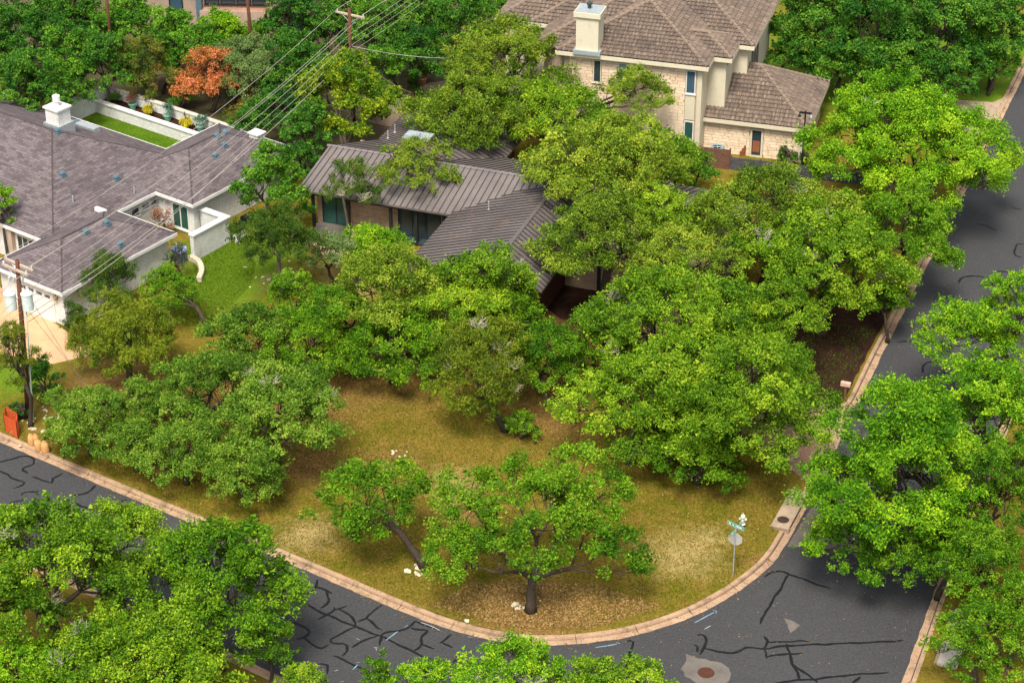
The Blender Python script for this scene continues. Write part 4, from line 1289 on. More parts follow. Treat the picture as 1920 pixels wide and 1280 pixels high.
    for i, l in enumerate(lobes):
        c = Vector(l[:3])
        fk = order.get(tuple(l), forks[0])
        D = c - fk
        e = c - Vector((0, 0, l[5] * 0.15))
        m1 = fk + D * 0.35 + Vector((pr.uniform(-.25, .25), pr.uniform(-.25, .25), pr.uniform(-.2, .15)))
        m2 = fk + D * 0.7 + Vector((pr.uniform(-.3, .3), pr.uniform(-.3, .3), pr.uniform(-.1, .3)))
        rl = max(0.03, r0 * 0.52 * min(1, 0.45 + l[3] / 4))
        mb.tube([fk, m1, m2, e], [rl, rl * .8, rl * .6, rl * .4], 6, False)
        ids = np.where(I == i)[0]
        for j in ids[:max(3, min(8, len(ids) // 2))]:
            q = Vector(C[j])
            st = m2.lerp(e, pr.random())
            mm = st.lerp(q, .5) + Vector((pr.uniform(-.2, .2), pr.uniform(-.2, .2), pr.uniform(-.1, .2)))
            mb.tube([st, mm, q + (q - st).normalized() * .15], [rl * .35 + .012, rl * .22 + .01, 0.012], 4, False)
    mb.build('trunk', bark, t, smooth=True)
    if bare:
        mb = MB()
        bs = [Vector(C[j]) for j in rng.choice(len(C), min(bare, len(C)), replace=False)]
        for b_ in bs:
            for q in range(13):
                e = b_ + Vector((pr.uniform(-.6, .6), pr.uniform(-.6, .6), pr.uniform(.1, .6)))
                mm = b_.lerp(e, .5) + Vector((pr.uniform(-.2, .2), pr.uniform(-.2, .2), pr.uniform(-.1, .1)))
                mb.tube([b_, mm, e], [.017, .012, .007], 3, False)
                for z_ in range(3):
                    e2 = mm.lerp(e, pr.random()) + Vector((pr.uniform(-.25, .25), pr.uniform(-.25, .25), pr.uniform(0, .25)))
                    mb.tube([mm, e2], [.009, .006], 3, False)
        mb.build('bare_twigs', 'bark_bare', t)['kind'] = 'stuff'
    TREES.append((name, n))
    return t
def box_lobes(cx, cy, hw, hh, cz, nl, seed, zflat=1.0):
    """lobes of a crown that shows as a box of half-size hw x hh pixels round (cx, cy), its middle at height cz"""
    pr = random.Random(seed * 7 + 1)
    hw *= 1.0; hh *= 1.0
    c = g(cx, cy, cz)
    s, th = pxscale(c)
    Rx = hw / s
    hv = hh / s
    Ry = min(Rx, 0.82 * hv / math.sin(th))
    Hc = math.sqrt(max(hv ** 2 - (Ry * math.sin(th)) ** 2, (0.42 * Ry) ** 2)) / math.cos(th)
    Hc = min(Hc, cz * 0.92) * zflat
    Rm = math.sqrt(Rx * Ry)
    lob = [(c.x, c.y, c.z - 0.05 * Hc, Rx * 0.46, Ry * 0.46, Hc * 0.58)]
    def puff(a, rr, q, zz):
        r = Rm * q
        lob.append((c.x + math.cos(a) * Rx * rr, c.y + math.sin(a) * Ry * rr, c.z + zz * Hc, r * pr.uniform(.9, 1.15), r * pr.uniform(.85, 1.1), min(r * pr.uniform(.72, .95), 0.75 * cz)))
    n1 = int(nl * 1.6) + 1
    for k in range(n1):
        puff(2 * math.pi * (k + pr.uniform(-.4, .4)) / n1, pr.uniform(0.60, 0.90), pr.uniform(0.16, 0.29), pr.uniform(-0.55, 0.12))
    puff(0, 0, pr.uniform(.34, .42), pr.uniform(.4, .6))
    n2 = max(3, int(nl * 1.3))
    for k in range(n2):
        puff(2 * math.pi * (k + .5 + pr.uniform(-.4, .4)) / n2, pr.uniform(0.18, 0.62), pr.uniform(0.17, 0.30), pr.uniform(0.12, 0.66))
    return lob, c, Hc, Rx
def tree(label, cx, cy, hw, hh, cz, species, seed, name='oak_tree', cat='tree', nl=7, base=None, trunk_r=None, **kw):
    lob, c, Hc, Rx = box_lobes(cx, cy, hw, hh, cz, nl, seed)
    if base is None:
        bp = Vector((c.x, c.y, LZ))
    else:
        bp = g(base[0], base[1], LZ)
    return grow(name, label, cat, lob, bp, species, seed, trunk_r=trunk_r or max(0.10, min(0.38, Rx * 0.062)), **kw)
def px_lobes(rows):
    """rows: pixel x, pixel y, height, radius in metres, flatness"""
    out = []
    for x, y, z, r, f in rows:
        c = g(x, y, z)
        out.append((c.x, c.y, c.z, r, r * 0.95, r * f))
    return out

# --- corner lot
grow('oak_tree', 'live oak with short forked trunk standing nearest the curved kerb', 'tree',
     px_lobes([(1005, 985, 4.4, 2.7, .75), (880, 930, 4.6, 1.6, .8), (870, 985, 3.8, 1.5, .8), (950, 925, 5.2, 1.6, .8), (1080, 900, 5.4, 1.9, .75), (1130, 920, 4.6, 1.3, .75), (1030, 955, 5.4, 1.7, .8),
               (870, 1060, 2.9, 1.8, .75), (930, 1060, 3.4, 1.7, .7), (860, 1020, 3.4, 1.3, .7), (1150, 1040, 3.2, 1.5, .75), (1090, 1020, 3.8, 1.7, .75), (1170, 1075, 2.6, 1.0, .75), (1090, 970, 4.6, 1.6, .8), (985, 1050, 3.6, 1.5, .7)]),
     g(995, 1145, LZ), 'oak_green', 11, 0.27, trunk_path=[(0.02, 0, .5), (0.0, .05, 1.2), (0.08, .1, 2.0)], cover=1.15, gapf=.16)
grow('oak_tree', 'small leaning oak with bare curved trunk beside pale rocks', 'tree',
     px_lobes([(690, 945, 3.6, 1.7, .7), (625, 950, 3.2, 1.2, .75), (650, 925, 3.7, 1.3, .75), (730, 905, 4.0, 1.3, .7), (765, 925, 3.6, 1.0, .75), (690, 985, 2.9, 1.3, .7), (740, 960, 3.3, 1.1, .7), (610, 975, 2.7, .75, .7)]),
     g(797, 1066, LZ), 'oak_green', 12, 0.22, trunk_path=[(-.25, .02, .6), (-.75, .1, 1.35), (-.95, .1, 1.75), (-1.25, .15, 2.25)], cover=1.4)
grow('juniper_tree', 'olive green juniper with dead pinkish tips in the middle of the lot', 'tree',
     px_lobes([(900, 720, 3.6, 1.6, 1.2), (860, 740, 2.8, 1.3, 1.0), (940, 720, 3.0, 1.3, 1.1), (905, 650, 4.8, 1.3, 1.2), (950, 660, 4.2, 1.2, 1.1), (860, 690, 4.0, 1.0, 1.1), (920, 760, 2.4, 1.2, .9), (850, 640, 4.4, .9, 1.0), (880, 770, 1.8, .8, .9)]),
     g(948, 808, LZ), 'juniper', 13, 0.20, trunk_path=[(-.25, .05, .6), (-.65, .1, 1.2), (-1.0, .2, 2.0)], bare=6, cover=1.5, gapf=.08)
tree('small green bush at the foot of the leaning juniper', 978, 798, 36, 40, 0.95, 'oak_green', 14, 'bush', 'bush', 4)
tree('dark leafy understorey oak beside the olive juniper', 1030, 680, 92, 95, 3.0, 'oak_green', 15, nl=6)
tree('small round oak right of the olive juniper over the mulch', 960, 600, 70, 50, 2.6, 'oak_green', 16, nl=5)
tree('broad live oak leaning over the paved driveway, showing its dark trunk', 1405, 760, 172, 140, 4.4, 'oak_bright', 17, nl=9, base=(1335, 815), cover=1.3, bare=3)
tree('live oak at the left of the driveway, its skirt low over the lawn', 1185, 760, 130, 115, 3.8, 'oak_bright', 18, nl=8, cover=1.3)
tree('low dark oak boughs beside the driveway entrance', 1310, 850, 120, 62, 2.0, 'oak_green', 19, nl=8)
tree('sunlit oak in front of the house entry, brightest crown of the lot', 1270, 600, 175, 90, 5.2, 'oak_bright', 20, nl=10, bare=4)
tree('wide oak beside the right street, above the dark mulch bed', 1550, 490, 160, 112, 5.0, 'oak_bright', 21, nl=11, bare=8, cover=1.3)
tree('oak on the house side of the mulch bed, with grey dead twigs', 1440, 415, 165, 80, 4.8, 'oak_olive', 22, nl=10, bare=6)
tree('oak crown overhanging the street kerb right of the tall light pole', 1690, 440, 110, 95, 4.5, 'oak_green', 23, nl=7)
tree('oak in front of the mulch bed tip, lower right of the lot', 1445, 690, 80, 70, 3.6, 'oak_bright', 24, nl=6)
tree('oak before the house entry with pale bare limbs and visible trunk', 1120, 450, 130, 95, 5.6, 'oak_olive', 25, nl=9, base=(1133, 590), bare=5, trunk_r=0.3)
tree('oak over the metal roof, just below the stone house', 1130, 315, 160, 95, 6.3, 'oak_olive', 26, nl=10, bare=4)
tree('rounded oak right of the metal ridge, under the stone house wall', 1190, 290, 120, 48, 4.8, 'oak_bright', 27, nl=7, bare=2)
tree('large pale oak behind the metal house, branch reaching the stone wall', 950, 120, 125, 85, 6.4, 'elm', 28, nl=9)
tree('oak behind the metal roof chimney, left half of the clump', 880, 215, 120, 70, 5.0, 'oak_olive', 29, nl=9)
tree('oak between the metal roof and the stone house', 1040, 225, 115, 62, 4.6, 'oak_bright', 30, nl=9, bare=2)
tree('airy oak bough crossing the upper windows of the stone house', 1195, 170, 74, 34, 6.0, 'oak_olive', 31, nl=7, gapf=.2, base=(1090, 300))
tree('leafy sapling in front of the metal roof eave, bright green', 700, 462, 72, 42, 2.3, 'oak_lime', 32, nl=7)
tree('spreading oak in front of the metal house, left of its red gable', 735, 545, 130, 90, 4.0, 'oak_olive', 33, nl=9, bare=3)
tree('oak against the red gable wall of the metal house', 910, 545, 110, 90, 4.0, 'oak_bright', 34, nl=8, bare=3)
tree('low spreading oak over bare soil, left of the olive juniper', 735, 655, 115, 62, 2.3, 'oak_green', 35, nl=9, gapf=.08)
tree('oak behind the olive juniper, facing the red gable', 860, 590, 95, 55, 3.6, 'oak_bright', 36, nl=7)
tree('thin oak at the left edge of the lot lawn', 585, 635, 90, 78, 3.2, 'oak_green', 37, nl=7)
tree('grey green oak with dark trunk on the left of the lawn', 530, 785, 125, 105, 3.9, 'oak_grey', 38, nl=9, base=(520, 868), bare=3)
tree('grey green oak behind the left lawn oak', 395, 735, 110, 80, 3.2, 'oak_grey', 39, nl=8)
tree('bushy oak just above the left street kerb', 345, 845, 92, 62, 2.2, 'oak_grey', 40, nl=8)
tree('bushy oak low over the kerb, right of the bushy pair', 455, 890, 80, 55, 1.9, 'oak_grey', 63, nl=6)
tree('pale green thicket behind the three paper bags', 165, 790, 90, 78, 2.2, 'oak_grey', 41, nl=8)
tree('grey green sapling between the thicket and the yellowish juniper', 260, 770, 70, 60, 2.2, 'oak_grey', 42, nl=6)
tree('yellowish juniper below the white garage', 235, 640, 105, 88, 3.0, 'juniper', 43, 'juniper_tree', nl=9, bare=2)
tree('dark juniper against the white garage wall', 205, 525, 62, 52, 2.8, 'juniper_dark', 44, 'juniper_tree', nl=6)
tree('small juniper at the white garage corner', 143, 600, 30, 42, 1.6, 'juniper_dark', 45, 'juniper_tree', nl=4)
tree('leaning small oak with bare curved stem on the green lawn', 315, 540, 62, 45, 2.6, 'oak_green', 46, nl=6, base=(392, 628), trunk_r=.15)
tree('dark juniper with pale stems between the two houses', 520, 450, 82, 62, 3.9, 'juniper_dark', 47, 'juniper_tree', nl=8, bark='bark_pale', base=(530, 545))
tree('dense leafy tree left of the metal roof corner', 508, 350, 72, 98, 4.4, 'far_green', 48, nl=8)
tree('slim sapling by the green lawn stones, nearly leafless', 335, 480, 26, 40, 2.0, 'dusty', 49, 'sapling', nl=4, gapf=.5, dens=.35)
tree('small tree with twisted stem on the gravelly ground left of the lot', 555, 560, 72, 55, 2.7, 'oak_green', 50, nl=6, gapf=.1)
tree('grey green bushy tree above the left lawn oak', 478, 640, 95, 68, 2.5, 'oak_grey', 51, nl=7)
tree('dead topped juniper leaning on the metal roof', 660, 350, 52, 62, 4.6, 'juniper_dark', 52, 'juniper_tree', nl=6, bare=7, base=(655, 440), bark='bark_pale')
tree('yellow green elm over the metal roof', 775, 310, 78, 55, 4.9, 'elm', 53, 'elm_tree', nl=7, base=(745, 400), gapf=.12)
tree('round glossy yellow tipped tree behind the metal roof', 642, 178, 92, 88, 4.4, 'ligustrum', 54, 'privet_tree', nl=10, bark='bark_pale', stems=3, cover=1.4)
tree('oak filling the gap between the entry oak and the juniper', 1125, 640, 85, 68, 3.6, 'oak_green', 91, nl=6)
tree('oak between the entry oak and the street oak', 1455, 590, 95, 72, 4.6, 'oak_bright', 92, nl=7)
tree('oak on the far side of the driveway bend', 1320, 700, 110, 75, 4.6, 'oak_bright', 93, nl=7)
tree('oak with drooping edge over the street kerb by the mulch bed', 1672, 560, 42, 36, 3.0, 'oak_green', 94, nl=6)
tree('oak close to the right end of the metal roof', 1290, 480, 100, 62, 5.2, 'oak_olive', 95, nl=7)
tree('oak leaning on the metal roof edge left of the roof end', 1240, 405, 80, 52, 5.2, 'oak_bright', 96, nl=6)
tree('oak below the dark grey fence', 1575, 405, 80, 42, 3.6, 'oak_bright', 97, nl=6)
tree('slight tree between the dark juniper and the spreading oak', 640, 590, 70, 58, 2.9, 'oak_green', 98, nl=6)
tree('thin pale sapling on the gravel below the metal roof corner', 625, 480, 55, 45, 2.2, 'dusty', 99, nl=5, gapf=.2)
tree('bushy oak at the corner of the left street, above the bottom left pair', 215, 1010, 100, 75, 5.0, 'oak_bright', 101, nl=7)
tree('small oak at the right flank of the dark street oak', 500, 1200, 62, 60, 3.0, 'oak_green', 102, nl=5, gapf=.15)
tree('oak at the left edge over the street', 15, 1000, 55, 70, 5.5, 'oak_bright', 103, nl=6)
tree('oak top in the very bottom left corner', 30, 1260, 110, 60, 4.5, 'oak_lime', 104, nl=7)
tree('small oak cut by the right edge above the verge', 1910, 1140, 60, 80, 3.6, 'oak_green', 105, nl=6)
tree('oak crown between the big leaning oak and the verge', 1775, 980, 80, 80, 4.6, 'oak_lime', 106, nl=7)
tree('low oak between the bushy kerb oak and the thicket', 250, 830, 70, 50, 1.9, 'oak_grey', 107, nl=6)
# --- right street
tree('lime green tree between the tall light pole and the street', 1712, 275, 188, 132, 5.6, 'oak_lime', 55, 'elm_tree', nl=12, bare=5, cover=1.3)
tree('big bright oak leaning over the right street from the far kerb', 1690, 885, 178, 178, 6.2, 'oak_lime', 56, nl=13, base=(1800, 1080), cover=1.3)
tree('bright oak bough reaching over the right street from the right edge', 1815, 628, 90, 75, 5.0, 'oak_lime', 57, nl=8, base=(1890, 720))
tree('tall bright oak cut by the right edge', 1905, 600, 80, 120, 6.0, 'oak_lime', 62, nl=8)
tree('oak crown at the right edge, behind the big leaning oak', 1850, 775, 125, 118, 5.6, 'oak_lime', 64, nl=8)
tree('darker oak crown at the right edge, beside the big leaning oak', 1875, 930, 95, 130, 5.4, 'oak_green', 58, nl=8)
tree('low branching oak over the grassy verge in the bottom right corner', 1840, 1200, 105, 85, 3.0, 'oak_green', 59, nl=9, gapf=.35)
tree('oak boughs hanging low over the street from the far kerb', 1590, 1010, 90, 75, 3.2, 'oak_lime', 60, nl=6, base=(1800, 1085))
tree('green oak just above the pale drain slab', 1835, 1050, 95, 85, 4.2, 'oak_green', 61, nl=8)
tree('dark oak hanging over the far kerb of the right street', 1700, 1040, 75, 62, 3.4, 'oak_green', 65, nl=6, base=(1800, 1085))
# --- near side of the left street
tree('bright oak in the bottom left corner', 85, 1085, 190, 168, 6.0, 'oak_bright', 71, nl=11, bare=9, cover=1.3)
tree('dark green oak leaning out over the left street', 400, 1110, 155, 150, 4.6, 'oak_green', 72, nl=10, cover=1.4, gapf=.12)
tree('oak along the bottom edge, left of the crack sealed street', 250, 1270, 210, 120, 4.0, 'oak_bright', 73, nl=10, bare=6)
tree('small oak sprig at the bottom edge near the street', 565, 1275, 62, 35, 2.0, 'oak_bright', 74, nl=4)
tree('thin sapling at the bottom edge beside the painted arrows', 708, 1268, 38, 52, 1.7, 'oak_green', 75, 'sapling', nl=4)
tree('oak with pale bare limbs at the bottom middle edge', 955, 1255, 105, 68, 4.4, 'oak_lime', 76, nl=7, bare=5)
tree('oak crown cut by the bottom edge, right of the bare limbs', 1150, 1285, 130, 55, 3.6, 'oak_bright', 77, nl=7)
tree('leafy oak top at the bottom edge, left of the bare limbs', 800, 1280, 72, 42, 3.0, 'oak_lime', 78, nl=5)
# --- left edge
tree('willowy green tree at the left edge beside the shingle roof', 2, 385, 30, 60, 4.0, 'oak_lime', 81, nl=5)
tree('slanting juniper beside the pole with transformers', 26, 668, 46, 82, 4.9, 'juniper', 82, 'juniper_tree', nl=7, base=(58, 798), trunk_r=.13)
tree('dark dense shrub at the foot of the transformer pole', 75, 705, 38, 58, 1.6, 'far_dark', 83, 'bush', 'bush', 5)
tree('round shrub by the red netting', 35, 770, 22, 18, 0.6, 'far_dark', 84, 'bush', 'bush', 4)
# --- wood behind the houses
WOOD = [(40, 70, 70, 80, 'far_dark', 'dark tree in the top left corner'), (55, 165, 80, 70, 'far_dark', 'dark tree above the shingle roof ridge'), (130, 105, 70, 65, 'far_green', 'mid green tree above the white chimney'),
        (150, 35, 60, 50, 'far_dark', 'dark tree at the top edge, second from the left corner'), (110, 160, 55, 45, 'far_green', 'leafy tree behind the white chimney'),
        (245, 40, 62, 50, 'far_green', 'tree at the top edge around the left brown pole'), (195, 120, 55, 60, 'far_dark', 'dark tree left of the olive shrub'), (330, 60, 50, 50, 'far_green', 'tree left of the modern house wall'),
        (370, 95, 60, 42, 'far_green', 'leafy tree under the modern house balcony'), (420, 65, 55, 45, 'oak_lime', 'light green tree in front of the modern house windows'), (440, 115, 45, 45, 'dusty', 'dull green tree at the foot of the right brown pole'),
        (545, 40, 65, 60, 'far_dark', 'tall dark tree right of the stone pier'), (555, 120, 60, 65, 'far_dark', 'dark tree behind the wires, left of the crossarm pole'), (610, 60, 50, 60, 'far_dark', 'dark tree just left of the crossarm pole'),
        (700, 60, 50, 65, 'far_green', 'green tree just right of the crossarm pole'), (770, 40, 75, 65, 'far_dark', 'dark oak at the top edge right of the wires'), (860, 50, 85, 70, 'far_dark', 'broad dark oak with thick trunk at the top edge'),
        (790, 105, 60, 55, 'far_dark', 'dark tree behind the iron fence'), (715, 130, 42, 50, 'far_green', 'slim tree behind the round glossy tree'), (925, 12, 35, 20, 'far_green', 'tree top at the top edge left of the tiled roof'),
        (1535, 45, 95, 85, 'far_dark', 'tall dark tree right of the tiled roof'), (1640, 60, 95, 95, 'far_dark', 'tall dark tree, second right of the tiled roof'), (1765, 55, 95, 90, 'far_dark', 'dark tree above the bright green lawn'),
        (1870, 50, 75, 85, 'far_dark', 'dark tree in the top right corner'), (1630, 125, 80, 45, 'far_green', 'lower leafy tree behind the garage roof'), (1780, 145, 50, 40, 'far_dark', 'shrubby tree on the bright green lawn edge'),
        (1860, 118, 45, 30, 'far_green', 'low shrub between the bright lawn and the parked dark car'), (470, 230, 40, 30, 'far_dark', 'dark shrub behind the small white chimney'),
        (15, 130, 60, 50, 'far_green', 'green tree at the left edge above the roof'), (90, 30, 55, 40, 'far_green', 'green tree top at the top edge near the left corner'), (200, 60, 45, 45, 'far_green', 'slender tree left of the left brown pole'), (300, 105, 45, 40, 'far_green', 'low leafy tree below the modern house wall'),
        (485, 105, 45, 40, 'dusty', 'greyish tree right of the right brown pole'), (520, 205, 50, 40, 'far_dark', 'dark shrub under the wires, right of the dusty one'), (590, 150, 45, 50, 'far_dark', 'dark shrub left of the round glossy tree'), (740, 90, 40, 45, 'far_dark', 'dark sapling between the crossarm pole and the oaks'),
        (575, 240, 50, 48, 'far_dark', 'dark shrub below the round glossy tree, left side'), (560, 300, 40, 40, 'far_dark', 'dark shrub at the upper left of the metal roof'), (1480, 100, 45, 45, 'far_dark', 'dark tree against the side of the tiled house'), (1570, 120, 60, 40, 'far_dark', 'dark shrub behind the garage ridge'),
        (1710, 125, 60, 40, 'far_dark', 'dark shrubby tree above the lime green one'), (1820, 85, 55, 50, 'far_green', 'green tree over the bright lawn, right part'), (1590, 15, 70, 30, 'far_dark', 'tree top at the top edge right of the tiled roof'), (1700, 10, 70, 30, 'far_dark', 'tree top at the top edge above the lime green tree'), (660, 15, 50, 40, 'far_green', 'tree at the top edge behind the crossarm')]
for i, (x, y, hw, hh, sp, lb) in enumerate(WOOD):
    tree(lb, x, y, hw * 1.1, hh * 1.08, max(2.0, hh / 26 * 1.15 + 1.4), sp, 200 + i, 'woodland_tree', nl=7, group='trees of the wood behind the houses', cover=1.1, leafscale=1.05, zmin=-.2)
tree('bright orange pink shrub behind the garden wall', 395, 150, 68, 62, 2.7, 'orange_leaf', 231, 'shrub', 'shrub', 8, gapf=.12)
tree('olive shrub with orange tips left of the pink one', 275, 130, 72, 68, 3.0, 'olive_orange', 232, 'shrub', 'shrub', 8)
tree('dusty green shrub under the wires right of the pink one', 480, 160, 62, 62, 2.7, 'dusty', 233, 'shrub', 'shrub', 8)
tree('rusty orange low shrub at the end of the garden wall', 470, 215, 48, 28, 1.2, 'olive_orange', 234, 'shrub', 'shrub', 6)
tree('small green shrub below the orange pink shrub', 345, 180, 30, 28, 1.2, 'far_dark', 235, 'shrub', 'shrub', 4)
tree('bright lime bushes against the fence below the stone house', 1310, 320, 40, 40, 1.9, 'far_green', 236, 'bush', 'bush', 5)
tree('dark evergreen bush against the metal house back edge', 1265, 325, 30, 22, 1.1, 'far_dark', 237, 'bush', 'bush', 4)
# shrubs by the garage of the stone house
for (x, y, hw, hh, lb) in ((1468, 288, 10, 17, 'larger clipped shrub by the stone garage wall'), (1489, 296, 9, 12, 'smaller clipped shrub by the stone garage wall'), (1508, 296, 8, 12, 'shrub just right of the tall light pole')):
    tree(lb, x, y, hw, hh, 0.75, 'far_dark', int(x), 'bush', 'bush', 4, leafscale=.7)
c_ = FA.P(-4.2, 12.5, LZ)
grow('shrub', 'upright red leaved shrub in the small white court', 'shrub', [(c_.x, c_.y, 0.9, .5, .5, .8), (c_.x + .1, c_.y, 1.5, .4, .4, .6), (c_.x - .25, c_.y + .1, 1.0, .35, .35, .6), (c_.x + .3, c_.y - .1, .8, .35, .35, .6)], c_, 'red_leaf', 301, .05)
# ================================================================== STREET FURNITURE AND SMALL THINGS
def rod(mb, a, b, r, n=6): mb.tube([a, b], r, n)
# ---- street sign
sp = g(1374, 1079, LZ)
t = thing('street_sign', 'green street name blades on a thin post with a stop sign back', 'sign', sp)
ps = pxscale(sp)
H_ = 3.05
mb = MB(); rod(mb, sp, sp + Vector((0, 0, H_)), 0.032, 8); mb.build('post', 'galv', t)
rightv = Vector((1, 0, 0))
def blade(ang, z0, L, txt, h=0.23):
    fr = Frame((sp.x, sp.y), ang)
    mb = MB(); mb.box(fr, -L / 2, L / 2, -.012, .012, z0, z0 + h)
    b = mb.build('name_blade', 'sign_green', t)
    mb = MB()
    for s_ in (-1, 1):
        y0, y1 = sorted((s_ * .013, s_ * .016))
        for (x0, x1, za, zb) in ((-L / 2 + .012, L / 2 - .012, z0 + .01, z0 + .022), (-L / 2 + .012, L / 2 - .012, z0 + h - .022, z0 + h - .01), (-L / 2 + .012, -L / 2 + .026, z0 + .022, z0 + h - .022), (L / 2 - .026, L / 2 - .012, z0 + .022, z0 + h - .022)):
            mb.box(fr, x0, x1, y0, y1, za, zb)
    mb.build('border', 'sign_white', b)
    # the lettering cannot be made out in the photograph: rows of blurred white strokes stand for it
    rg = random.Random(txt)
    for s_ in (-1, 1):
        mb = MB()
        x = -L / 2 + .09
        while x < L / 2 - .12:
            if rg.random() < .14:
                x += .07; continue
            w = rg.uniform(.018, .05); h0, h1 = rg.uniform(.045, .07), rg.uniform(.14, .185)
            y0, y1 = sorted((s_ * .0125, s_ * .0165))
            mb.box(fr, x, x + w, y0, y1, z0 + h0, z0 + h1); x += w + rg.uniform(.008, .02)
        mb.build('lettering', 'sign_white', b)['kind'] = 'stuff'
blade(-40, H_ + 0.02, 1.0, 'a')
blade(56, H_ - 0.24, 1.2, 'b')
fr = Frame((sp.x, sp.y), -22)
mb = MB()
oc = [(0.38 * math.cos(R_(22.5 + 45 * k)), 0.38 * math.sin(R_(22.5 + 45 * k))) for k in range(8)]
f0 = [fr.P(x, 0.045, 2.35 + z) for x, z in oc]; f1 = [fr.P(x, 0.055, 2.35 + z) for x, z in oc]
mb.face(f0); mb.face(f1[::-1])
for k in range(8): mb.face([f0[k], f0[(k + 1) % 8], f1[(k + 1) % 8], f1[k]])
mb.build('stop_plate', 'sign_back', t)
# ---- hydrant
hp = g(1392, 986, LZ)
t = thing('fire_hydrant', 'pale grey fire hydrant on the lawn behind the street sign', 'hydrant', hp)
mb = MB(); mb.lathe(hp, [(0.10, 0), (0.10, .10), (.15, .10), (.15, .13)], 14); mb.build('base', 'iron', t)
mb = MB(); mb.lathe(hp + Vector((0, 0, .13)), [(0.17, 0), (0.17, .05), (0.125, .07), (0.115, .12), (0.11, .40), (0.14, .42), (.14, .46), (0.125, .50), (0.10, .56), (0.05, .61)], 14); mb.build('barrel', 'hydrant_paint', t, True)
mb = MB(); mb.lathe(hp + Vector((0, 0, .73)), [(0.035, 0), (0.035, .08)], 5); mb.build('top_nut', 'hydrant_paint', t)
for dx, dy, r in ((1, -.25, .075), (-1, .25, .05), (-.25, -1, .055)):
    d = Vector((dx, dy, 0)).normalized(); c = hp + Vector((0, 0, .45))
    mb = MB(); rod(mb, c + d * .09, c + d * .17, r, 10); rod(mb, c + d * .16, c + d * .2, r * 1.18, 10); mb.build('outlet_cap', 'hydrant_paint', t)
# ---- paper bags by the left kerb
def bag(label, p, h, r, seed):
    rng = random.Random(seed)
    t = thing('paper_bag', label, 'bag', p, 'paper bags by the left kerb')
    mb = MB()
    n = 12
    prof = [(0.9, 0), (1.0, .08), (1.03, .35), (.98, .62), (.86, .78), (.55, .90), (.50, .97), (.62, 1.0)]
    i = 0
    ph = rng.uniform(0, 6)
    for k, (rr, z) in enumerate(prof):
        for q in range(n):
            a = 2 * math.pi * q / n
            w = 1 + .06 * math.sin(3 * a + ph + z * 4) + rng.uniform(-.03, .03)
            mb.v.append((p.x + r * rr * w * math.cos(a) * (1.1 if k < 5 else 1.25), p.y + r * rr * w * math.sin(a) * (1 if k < 5 else .6), p.z + z * h))
    for k in range(len(prof) - 1):
        for q in range(n):
            w = (q + 1) % n
            mb.f.append((k * n + q, k * n + w, (k + 1) * n + w, (k + 1) * n + q)); mb.uv.append([(0, 0)] * 4)
    mb.f.append(tuple(range((len(prof) - 1) * n, len(prof) * n))); mb.uv.append([(0, 0)] * n)
    o = mb.build('sack', 'burlap', t, True)
for i, (x, y, h, r, lb) in enumerate(((60, 834, .74, .19, 'brown paper bag at the left end of the kerbside row'), (68, 833, .70, .18, 'brown paper bag behind the first of the row'), (73, 843, .68, .20, 'slumped brown paper bag in the middle of the kerbside row'), (86, 847, .72, .21, 'brown paper bag at the right end of the kerbside row'))):
    bag(lb, g(x, y, LZ), h, r, i)
# ---- orange netting
t = thing('safety_netting', 'orange plastic safety netting on stakes by the left kerb', 'netting', g(20, 812, LZ))
pts = [g(11, 808, LZ), g(34, 822, LZ), g(36, 806, LZ), g(14, 792, LZ)]
for p in pts:
    mb = MB(); rod(mb, p, p + Vector((0, 0, 1.15)), .02, 5); mb.build('stake', 'black', t)
mb = MB()
for k in range(4):
    p, q = pts[k], pts[(k + 1) % 4]
    L = (q - p).length; n = int(L / .085)
    for j in range(n + 1):
        a = p.lerp(q, j / n); rod(mb, a + Vector((0, 0, .05)), a + Vector((0, 0, 1.08)), .012, 3)
    for j in range(13):
        z = .05 + j * .085; rod(mb, p + Vector((0, 0, z)), q + Vector((0, 0, z)), .013, 3)
mb.build('mesh_net', 'orange_net', t)
# ---- utility poles and wires
def pole(label, base, h, r0=.17, lean=(0, 0)):
    t = thing('utility_pole', label, 'utility pole', base)
    mb = MB(); mb.tube([base + Vector((0, 0, -.2)), base + Vector((lean[0], lean[1], h))], [r0, r0 * .68], 10); mb.build('mast', 'pole_wood', t, True)
    return t
def crossarm(t, base, z, L, ang, off, mat='arm_wood', n_ins=3):
    fr = Frame((base.x, base.y), ang)
    mb = MB(); mb.box(fr, -L / 2, L / 2, off - .055, off + .055, z, z + .12); arm = mb.build('crossarm', mat, t)
    ends = []
    for k in range(n_ins):
        a = -L / 2 + .12 + (L - .24) * k / (n_ins - 1)
        mb = MB(); c = fr.P(a, off, z + .12); mb.lathe(c, [(.02, 0), (.05, .05), (.03, .08), (.055, .12), (.03, .18)], 8); mb.build('insulator', 'porcelain', arm)
        ends.append(c + Vector((0, 0, .18)))
    for s_ in (-1, 1):
        mb = MB(); rod(mb, fr.P(s_ * L * .3, off, z), fr.P(0, off * .8, z - .55), .02, 5); mb.build('brace', 'galv', arm)
    return ends
P1 = g(54, 782, LZ)
ta = pole('utility pole with two grey transformers by the left driveway', P1, 10.0, .17, (.5, 0))
top1 = P1 + Vector((.46, 0, 0))
WANG = -38
e1 = crossarm(ta, top1, 9.75, 2.3, WANG, .12)
e1b = crossarm(ta, top1, 9.55, 2.1, WANG, -.16)
